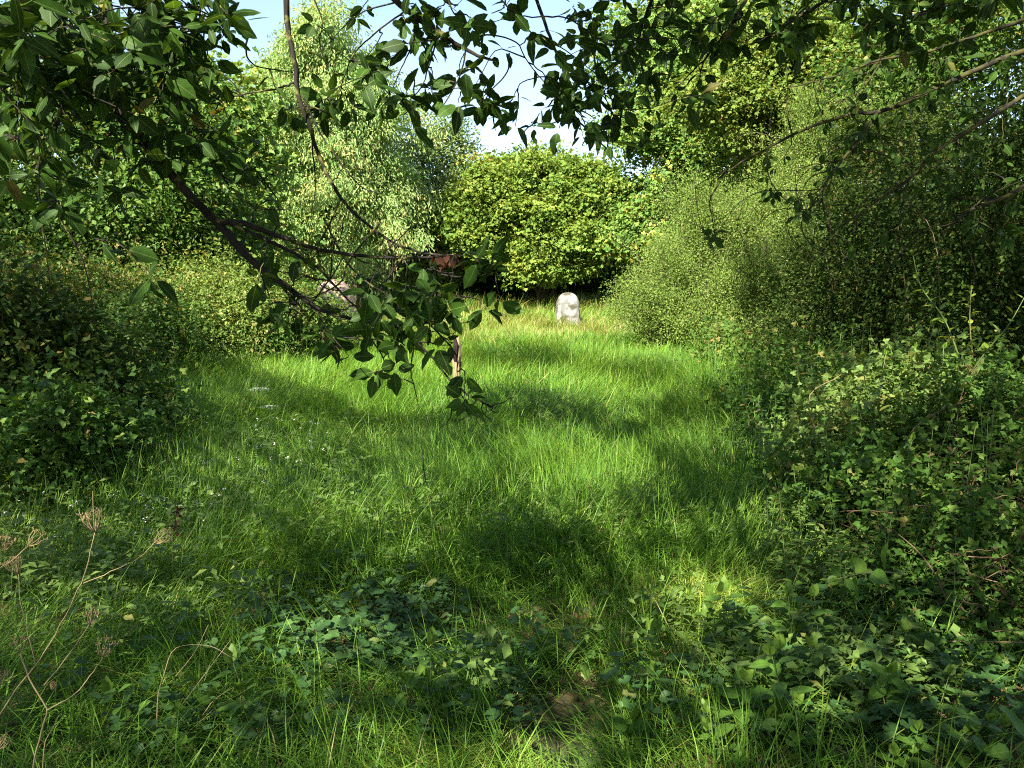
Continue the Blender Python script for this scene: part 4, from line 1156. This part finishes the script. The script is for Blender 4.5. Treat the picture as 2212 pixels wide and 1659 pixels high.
dv = np.stack([rg.normal(size=n), rg.normal(size=n), rg.normal(-.3, .4, n)], 1)
nr = np.stack([rg.normal(0, .5, n), rg.normal(0, .5, n), np.ones(n)], 1)
sz = rg.uniform(.09, .15, n)
tn = np.clip(rg.normal(.45, .2, n), 0, .95)
who = np.where(pos[:, 0] > 3.0, 2, np.where(pos[:, 0] > -.6, 1, np.where(pos[:, 0] > -4.6, 0, 3)))
# a fourth tree, unseen further left, added to carry shading crowns over the left bank
TX = Over('cherry_tree', (-6.4, 3.2), 'unseen shade tree on the left bank outside the dark bush, shading the grass', 73)
bt = MB()
tube(bt, spline([TX.base, TX.base + [.05, .05, 1.5], [-6.3, 3.4, 3.2], [-6.5, 3.3, 5.0], [-6.4, 3.5, 7.4]], 5), (.16, .03), 10)
bt.build('trunk', M['bark'], TX.root, True)
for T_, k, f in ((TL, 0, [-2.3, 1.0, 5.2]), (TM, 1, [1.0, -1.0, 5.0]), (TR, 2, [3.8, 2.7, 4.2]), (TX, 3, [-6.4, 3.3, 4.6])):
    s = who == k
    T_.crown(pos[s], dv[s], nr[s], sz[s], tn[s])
    P = pos[s]
    lm = MB()
    for t in P[rg.choice(len(P), min(60, len(P)), replace=False)]:
        f_ = np.array(f) + np.array([0, 0, rg.uniform(-1, 1.2)])
        m = (f_ + t) / 2 + np.array([0, 0, .3])
        ss = spline([f_, m, t], 5)
        if sunlit(ss[:, :2] + COT * (ss[:, 2:] - .25)).max() > .45:
            continue
        uu, vv, zf = project(ss)
        if not ((zf > 0.05) & (uu > -60) & (uu < 2270) & (vv > -40)).any():
            tube(lm, ss, (.022, .005), 5)
    if lm.n:
        lm.build('limbs', M[T_.bark], T_.root, True)
    T_.done()

# ------------------------------------------------------------------ stones and the broken stake
def boulder(name, mat, c, rx, ry, h, seed, label, lean=0.0, dome=.35, cat='stone', sq=.75):
    rg = np.random.default_rng(seed)
    root_z = float(gz(c[0], c[1])) - .08
    nu, nv = 40, 26
    V, T = [], []
    for j in range(nv + 1):
        t = j / nv
        if t < .62:
            zz_, rr_ = (t / .62) * (1 - dome) * h, 1.0 - .10 * (t / .62) ** 2
        else:
            a_ = (t - .62) / .38 * math.pi / 2
            zz_, rr_ = (1 - dome) * h + dome * h * math.sin(a_), .90 * math.cos(a_) ** .8 if a_ < 1.57 else 0.0
        for i in range(nu):
            a_ = 2 * math.pi * i / nu
            cx, sx = math.cos(a_), math.sin(a_)
            ex = math.copysign(abs(cx) ** sq, cx) * rx * rr_
            ey = math.copysign(abs(sx) ** sq, sx) * ry * rr_
            b_ = 1 + .14 * (float(fbm(a_ * 1.3 + seed, zz_ * 3.0 + seed, seed)) - .5) + .05 * (float(vnoise(a_ * 6, zz_ * 14, seed)) - .5)
            V.append([c[0] + ex * b_ + lean * zz_, c[1] + ey * b_, root_z + zz_])
    for j in range(nv):
        for i in range(nu):
            k = (i + 1) % nu
            a_, b_, c_, d_ = j * nu + i, j * nu + k, (j + 1) * nu + k, (j + 1) * nu + i
            T += [[a_, b_, c_], [a_, c_, d_]]
    m = MB()
    m.add(V, T, .5)
    o = m.build(name, M[mat], None, True, (c[0], c[1], root_z))
    return tag(o, label, cat)


pw = at(1226, 690, 19)
boulder('standing_stone', 'stone', (pw[0], 19.0), .32, .24, 1.02, 90, 'white rounded standing stone in the sunlit grass at the far end of the clearing', .0, .34, sq=.5)
pk = at(735, 640, 18.5)
boulder('boulder', 'pink_stone', (pk[0], 18.5), .52, .45, 1.38, 91, 'pale pinkish boulder half hidden behind the drooping cherry twigs', -.12, .5)

pp = at(988, 790, 9.0)
sx0, sy0 = pp[0], 9.0
sz0 = float(gz(sx0, sy0)) - .05
st = empty('wooden_stake', (sx0, sy0, sz0), 'pale broken wooden stake with dark bark left at its top, standing in the grass', 'stake')
m = MB()
tube(m, wob(spline([[sx0 + .01, sy0, sz0], [sx0 - .005, sy0, sz0 + .3], [sx0, sy0, sz0 + .6], [sx0 + .01, sy0, sz0 + .82]], 4), .004, rng), np.array([.038, .04, .045, .044, .045, .05, .048, .052, .05, .047, .045, .036, .018]), 9)
m.build('post', M['old_wood'], st, False)
m = MB()
tube(m, [[sx0 - .015, sy0 - .036, sz0 + .50], [sx0 - .022, sy0 - .045, sz0 + .60], [sx0 - .012, sy0 - .042, sz0 + .72], [sx0 - .03, sy0 - .03, sz0 + .84]], np.array([.012, .036, .034, .006]), 7)
tube(m, [[sx0 + .032, sy0 - .036, sz0 + .47], [sx0 + .03, sy0 - .042, sz0 + .53], [sx0 + .028, sy0 - .036, sz0 + .585]], np.array([.012, .024, .008]), 6)
m.build('bark_flake', M['rot_bark'], st, False)

# ------------------------------------------------------------------ single plants in the foreground
def shoot(name, S, r, npair, size, tmpl, mat, label, cat='plant', group=None, rg=None, opp=True, up=.35, t0=.15, stem='stem', tint=.6, taper=.5):
    """a leafy stem along S with leaves in pairs"""
    root = empty(name, S[0], label, cat, group)
    m = MB()
    tube(m, S, (r, r * .4), 6, rg.random())
    m.build('stem', M[stem], root, True)
    lf = MB()
    L_ = len(S) - 1
    for k in range(npair):
        t = t0 + (1 - t0) * (k + .5) / npair
        i = min(int(t * L_), L_ - 1)
        p = S[i] + (S[i + 1] - S[i]) * (t * L_ - i)
        ax = nrm(S[i + 1] - S[i])
        e1 = nrm(np.cross(ax, [.3, .9, .1]))
        e2 = np.cross(ax, e1)
        a_ = k * (1.57 if opp else 2.4) + rg.normal(0, .25)
        for sgn in ((1, -1) if opp else (1,)):
            dv = (math.cos(a_) * e1 + math.sin(a_) * e2) * sgn + ax * up + rg.normal(0, .12, 3)
            nr_ = ax + rg.normal(0, .2, 3) + np.array([0, 0, .4])
            place(lf, tmpl, p[None] + dv * .01, dv[None], nr_[None], size * (1 - taper * t) * rg.uniform(.8, 1.15), float(np.clip(rg.normal(tint, .18), 0, 1)))
    dv = nrm(S[-1] - S[-2]) + rg.normal(0, .2, (3, 3))
    place(lf, tmpl, np.repeat(S[-1:], 3, 0), dv, rg.normal(size=(3, 3)), size * (1 - taper) * .8, .75)
    lf.build('leaves', M[mat], root, True)
    return root


def stem_px(pts, m=5):
    return spline([at(*p) for p in pts], m)


rg = np.random.default_rng(100)
shoot('sapling', stem_px([(925, 1640, 2.75), (935, 1590, 2.75), (950, 1540, 2.74), (975, 1500, 2.73)]), .004, 5, .10, BIGLEAF, 'limeleaf', 'young sapling with pale pointed leaves left of the bare soil patch', 'sapling', rg=rg, tint=.2, t0=.3, taper=.3)
shoot('nettle', stem_px([(540, 1665, 2.6), (540, 1630, 2.6), (545, 1590, 2.6)]), .003, 3, .075, BIGLEAF, 'limeleaf', 'small bright lime shoot with a pale upright tip at the bottom of the picture', rg=rg, tint=.8, t0=.2)
shoot('nettle', stem_px([(400, 1680, 2.55), (392, 1600, 2.55), (380, 1540, 2.55)]), .004, 4, .11, NETTLE, 'weed', 'broad-leaved nettle at the bottom left under the dry grass stalk', rg=rg, tint=.55)
shoot('nettle', stem_px([(310, 1690, 2.5), (330, 1600, 2.5), (350, 1570, 2.5)]), .004, 3, .10, NETTLE, 'weed', 'low nettle with dull leaves beside the dry umbel stem', rg=rg, tint=.3)
shoot('dogwood_shoot', stem_px([(1960, 1240, 3.0), (1900, 1235, 3.0), (1850, 1240, 2.98), (1810, 1250, 2.96)]), .004, 4, .13, BIGLEAF, 'weed', 'shoot with three large hanging heart-shaped leaves over the ivy', rg=rg, tint=.45, up=.1)
shoot('nettle', stem_px([(1780, 1660, 2.45), (1770, 1560, 2.5), (1730, 1480, 2.5), (1690, 1400, 2.5)]), .004, 5, .12, BIGLEAF, 'weed', 'tall dark-leaved stem rising from the ivy in front of the sunlit tuft', rg=rg, tint=.3)
shoot('lilac_shoot', stem_px([(1925, 960, 4.6), (1895, 890, 4.6), (1870, 830, 4.6), (1866, 775, 4.6)]), .005, 5, .12, BIGLEAF, 'limeleaf', 'upright shoot carrying one big pale sunlit leaf above the undergrowth', rg=rg, tint=.75, t0=.25)
shoot('willow_shoot', stem_px([(2075, 780, 5.0), (2040, 690, 5.0), (1990, 620, 5.0), (1972, 550, 5.0)]), .005, 15, .085, BIGLEAF, 'limeleaf', 'curved bright shoot with many small leaves before the dark hedge', rg=rg, opp=False, tint=.55, up=.6)
shoot('willow_shoot', stem_px([(2110, 860, 4.8), (2100, 760, 4.8), (2095, 690, 4.8), (2098, 625, 4.8)]), .004, 14, .065, BIGLEAF, 'limeleaf', 'straight slim bright-leaved shoot before the dark hedge', rg=rg, opp=False, tint=.7, up=.6)
shoot('willow_shoot', stem_px([(2080, 830, 4.4), (2130, 760, 4.3), (2180, 700, 4.2), (2225, 620, 4.2)]), .005, 12, .085, BIGLEAF, 'limeleaf', 'slanting bright-leaved shoot crossing the right edge of the picture', rg=rg, opp=False, tint=.4, up=.6)
for (u, v0, v1, Y, lab) in ((1815, 900, 720, 5.6, 'thin tall nettle standing left of the big pale leaf'), (1700, 880, 790, 6.2, 'short nettle at the left end of the sunlit undergrowth'), (1925, 870, 755, 5.2, 'nettle with a bright bushy tip right of the big pale leaf'), (1752, 960, 780, 5.4, 'nettle with dull green leaves at the rim of the grass')):
    shoot('nettle', stem_px([(u + 8, v0 + 40, Y), (u + 4, (v0 + v1) / 2, Y), (u, v1, Y)]), .004, 9, .10, NETTLE, 'weed', lab, rg=rg, tint=.5, group='nettles on the right bank')
# more nettles in the near right bank that nothing tells apart
NLAB, NGRP = 'green nettle growing among the brambles of the near right bank', 'common nettles in the right bank'
proto = [shoot('nettle', spline([[0, 0, 0], [.02, .01, hh * .5], [.05, .02, hh]], 6), .0035, 9, .095, NETTLE, 'weed', NLAB, group=NGRP, rg=rg, tint=.5, t0=.25) for hh in (.55, .75, .95)]
spots = scatter_px([(1900, 1060, 260, 110, 34), (1800, 1260, 200, 80, 14), (2050, 1250, 170, 150, 16), (1780, 930, 150, 40, 16), (1960, 900, 150, 40, 14), (1690, 1010, 70, 60, 8)], rg, .1)
for i, s in enumerate(spots):
    src = proto[i % 3]
    if i < 3:
        o = src
    else:
        o = src.copy()
        COL.objects.link(o)
        for ch in src.children:
            c_ = ch.copy()
            COL.objects.link(c_)
            c_.parent = o
    o.location = (s[0], s[1], float(gz(s[0], s[1])))
    o.rotation_euler = (rg.normal(0, .12), rg.normal(0, .12), rg.uniform(0, 6.28))
    sc_ = rg.uniform(.75, 1.15) * (1.0 if s[1] > 3.6 else .7)
    o.scale = (sc_, sc_, sc_)

SLAB, SGRP = 'low seedling with broad pointed leaves in the ivy of the near foreground', 'broad-leaved seedlings in the foreground'
proto = [shoot('seedling', spline([[0, 0, 0], [.02, .01, hh * .5], [.05, .02, hh]], 6), .003, k_, .105, BIGLEAF if k_ != 3 else NETTLE, 'weed', SLAB, 'seedling', SGRP, rg=rg, tint=.45, t0=.3, up=.25, taper=.3) for hh, k_ in ((.16, 2), (.24, 3), (.32, 4))]
spots = scatter_px([(1700, 1440, 330, 110, 26), (1560, 1580, 260, 70, 12), (1950, 1590, 260, 80, 14), (420, 1600, 200, 60, 9), (880, 1590, 130, 50, 4), (1480, 1330, 130, 60, 5)], rg, .1)
for i, s in enumerate(spots):
    src = proto[i % 3]
    o = src
    if i >= 3:
        o = src.copy()
        COL.objects.link(o)
        for ch in src.children:
            c_ = ch.copy()
            COL.objects.link(c_)
            c_.parent = o
    o.location = (s[0], s[1], float(gz(s[0], s[1])))
    o.rotation_euler = (rg.normal(0, .2), rg.normal(0, .2), rg.uniform(0, 6.28))
    sc_ = rg.uniform(.6, 1.1)
    o.scale = (sc_, sc_, sc_)

# dry umbel (dead hogweed) at the lower left
def umbel(mb, p, ax, size, rg, n=9):
    n = int(n + rg.integers(-3, 4))
    ax = nrm(np.asarray(ax, float))
    e1 = nrm(np.cross(ax, [.2, 1, .3]))
    e2 = np.cross(ax, e1)
    for k in range(n):
        a_ = k * 2 * math.pi / n + rg.normal(0, .2)
        sp_ = rg.uniform(.25, .9)
        tip = p + size * (ax * rg.uniform(.8, 1.05) + sp_ * .75 * (math.cos(a_) * e1 + math.sin(a_) * e2))
        m = (p + tip) / 2 + (math.cos(a_) * e1 + math.sin(a_) * e2) * size * .12
        tube(mb, spline([p, m, tip], 3), (.0012, .0007), 4, rg.uniform(.4, .9))
        for j in range(5):
            b_ = rg.uniform(0, 6.28)
            t2 = tip + size * .22 * (ax * rg.uniform(.5, 1) + .6 * (math.cos(b_) * e1 + math.sin(b_) * e2))
            tube(mb, [tip, t2], (.0007, .0005), 3, .7)
            tube(mb, [t2, t2 + ax * .003], (.0016, .0008), 4, .5)


hw = empty('dry_umbel', at(70, 1700, 1.9), 'dead tan hogweed stem with branching dry umbels at the lower left corner', 'dry plant')
m, hd = MB(), MB()
Yh = 1.9
for pts, r in (([(68, 1720, Yh), (75, 1640, Yh), (95, 1560, Yh), (100, 1530, Yh), (64, 1465, Yh), (45, 1410, Yh)], (.0045, .003)), ([(-60, 1640, Yh), (20, 1510, Yh), (75, 1440, Yh), (120, 1370, Yh), (160, 1290, Yh), (185, 1230, Yh), (205, 1150, Yh)], (.004, .0018)),
               ([(100, 1535, Yh), (160, 1500, Yh), (195, 1460, Yh), (222, 1420, Yh), (262, 1330, Yh)][:4], (.003, .002)), ([(95, 1480, Yh), (130, 1440, Yh), (165, 1390, Yh), (195, 1345, Yh)][:4], (.0025, .0018)), ([(180, 1260, Yh), (240, 1235, Yh), (300, 1205, Yh), (335, 1170, Yh)], (.0022, .0013)),
               ([(-30, 1240, 1.8), (20, 1215, 1.8), (60, 1180, 1.8)], (.0022, .0015)), ([(78, 1440, Yh), (60, 1370, Yh), (45, 1300, Yh), (40, 1240, Yh)], (.002, .0015)), ([(88, 1740, Yh), (95, 1620, Yh), (120, 1560, Yh), (130, 1545, Yh)], (.003, .001)), ([(205, 1150, Yh), (200, 1060, Yh), (195, 1000, Yh)][:2], (.0018, .001))):
    tube(m, wob(stem_px(pts, 4), .001, rg), (r[0] * .55, r[1] * .6), 6, rg.uniform(.5, 1))
m.build('stem', M['dry'], hw, True)
for u, v, du, dv_, s in ((45, 1408, -.1, 1, .045), (222, 1418, .4, 1, .06), (195, 1350, .3, 1, .05), (335, 1172, .8, .6, .05), (205, 1150, .1, 1, .07), (60, 1180, .6, .7, .055), (0, 1480, .5, 1, .04), (38, 1240, -.2, 1, .05), (-5, 1620, .6, .7, .04), (112, 1490, .3, 1, .02), (10, 1190, .3, .8, .045)):
    umbel(hd, at(u, v, Yh), [du, rg.normal(0, .2), dv_], s * .72, rg)
hd.build('seed_heads', M['dry'], hw, True)

dg = empty('dry_grass_stalk', at(455, 1560, 2.3), 'tan bent dry grass stalk arching left of the ground ivy', 'dry grass')
m = MB()
for pts in ([(452, 1640, 2.3), (450, 1500, 2.3), (465, 1435, 2.3), (490, 1380, 2.3), (560, 1375, 2.3), (610, 1400, 2.3)], [(460, 1560, 2.3), (520, 1480, 2.3), (580, 1400, 2.3), (610, 1360, 2.3)], [(480, 1690, 2.3), (520, 1590, 2.3), (565, 1500, 2.3), (640, 1450, 2.3), (670, 1385, 2.3)][:4], [(490, 1440, 2.3), (530, 1390, 2.3), (560, 1330, 2.3)]):
    tube(m, stem_px([(p[0] - 110 if p[0] > 440 else p[0], p[1] + 20, p[2]) for p in pts], 4), (.0018, .0009), 4, rg.uniform(.7, 1))
m.build('stem', M['dry'], dg, True)

tg_ = empty('bare_twig', at(937, 1110, 4.6), 'thin dark bare twig standing upright in the middle of the grass', 'twig')
m = MB()
tube(m, wob(stem_px([(940, 1130, 4.6), (930, 1080, 4.6), (915, 1010, 4.6), (913, 940, 4.6), (935, 880, 4.6)], 5), .004, rg), (.006, .002), 5)
m.build('stem', M['bark'], tg_, True)

# dead thistle
th = empty('dead_thistle', at(372, 1300, 3.9), 'dark dead thistle stem with withered leaves in the shaded grass', 'dry plant')
S = stem_px([(365, 1310, 3.9), (370, 1220, 3.9), (376, 1150, 3.9), (383, 1090, 3.9)], 5)
m = MB()
tube(m, S, (.005, .002), 5, .2)
m.build('stem', M['redbrown'], th, True)
m = MB()
k = 30
i_ = rg.integers(3, len(S), k)
place(m, t_quad(.16, .05, .5), S[i_], np.stack([rg.normal(size=k), rg.normal(size=k), rg.normal(-.2, .6, k)], 1), rg.normal(size=(k, 3)), rg.uniform(.025, .055, k), rg.uniform(0, .5, k))
m.build('leaves', M['redbrown'], th)

# withered leaves hanging on the cherry twigs
wl = empty('withered_spray', at(965, 552, 2.52), 'cluster of withered brown leaves caught on the end of the bare bough', 'dead leaves')
m = MB()
k = 10
place(m, CHERRY, np.array([at(u_, v_, 2.52 + dy_) for u_, v_, dy_ in zip(rg.normal(972, 26, k), rg.normal(553, 9, k), rg.normal(0, .03, k))]), np.stack([rg.normal(0, .5, k), rg.normal(0, .5, k), -np.ones(k)], 1), rg.normal(size=(k, 3)), rg.uniform(.035, .06, k), rg.uniform(0, .7, k))
m.build('leaves', M['redbrown'], wl, True)

# white umbel flowers on the left
for (u, v, Y, lab) in ((560, 842, 8.4, 'flat white flower head at the edge of the lit grass, the farther of two'), (582, 880, 7.6, 'flat white flower head in the shaded grass, the nearer of two'), (885, 1145, 4.2, 'white-edged flower head lying in the shaded grass of the middle'), (1280, 1040, 5.2, 'small white flower head in front of the sunlit tuft')):
    p = at(u, v, Y)
    r0 = np.array([p[0], p[1], float(gz(p[0], p[1]))])
    rt = empty('hogweed_flower', r0, lab, 'flower', 'white flower heads in the grass')
    m = MB()
    tube(m, spline([r0, (r0 + p) / 2 + [.02, 0, 0], p], 4), (.004, .002), 5, .5)
    m.build('stem', M['stem'], rt, True)
    m = MB()
    k = 130
    s = 22 * Y / FPX
    a_, r_ = rg.uniform(0, 6.28, k), np.sqrt(rg.random(k))
    pos_ = p + np.stack([np.cos(a_) * r_ * s, np.sin(a_) * r_ * s, .15 * s * (1 - r_ ** 2) + rg.normal(0, .003, k)], 1)
    place(m, t_quad(.45, .05, 0), pos_, np.stack([rg.normal(size=k), rg.normal(size=k), rg.normal(0, .2, k)], 1), np.stack([rg.normal(0, .3, k), rg.normal(-.3, .3, k), np.ones(k)], 1), .13 * s, rg.random(k))
    m.build('flower_head', M['white_petals'], rt)
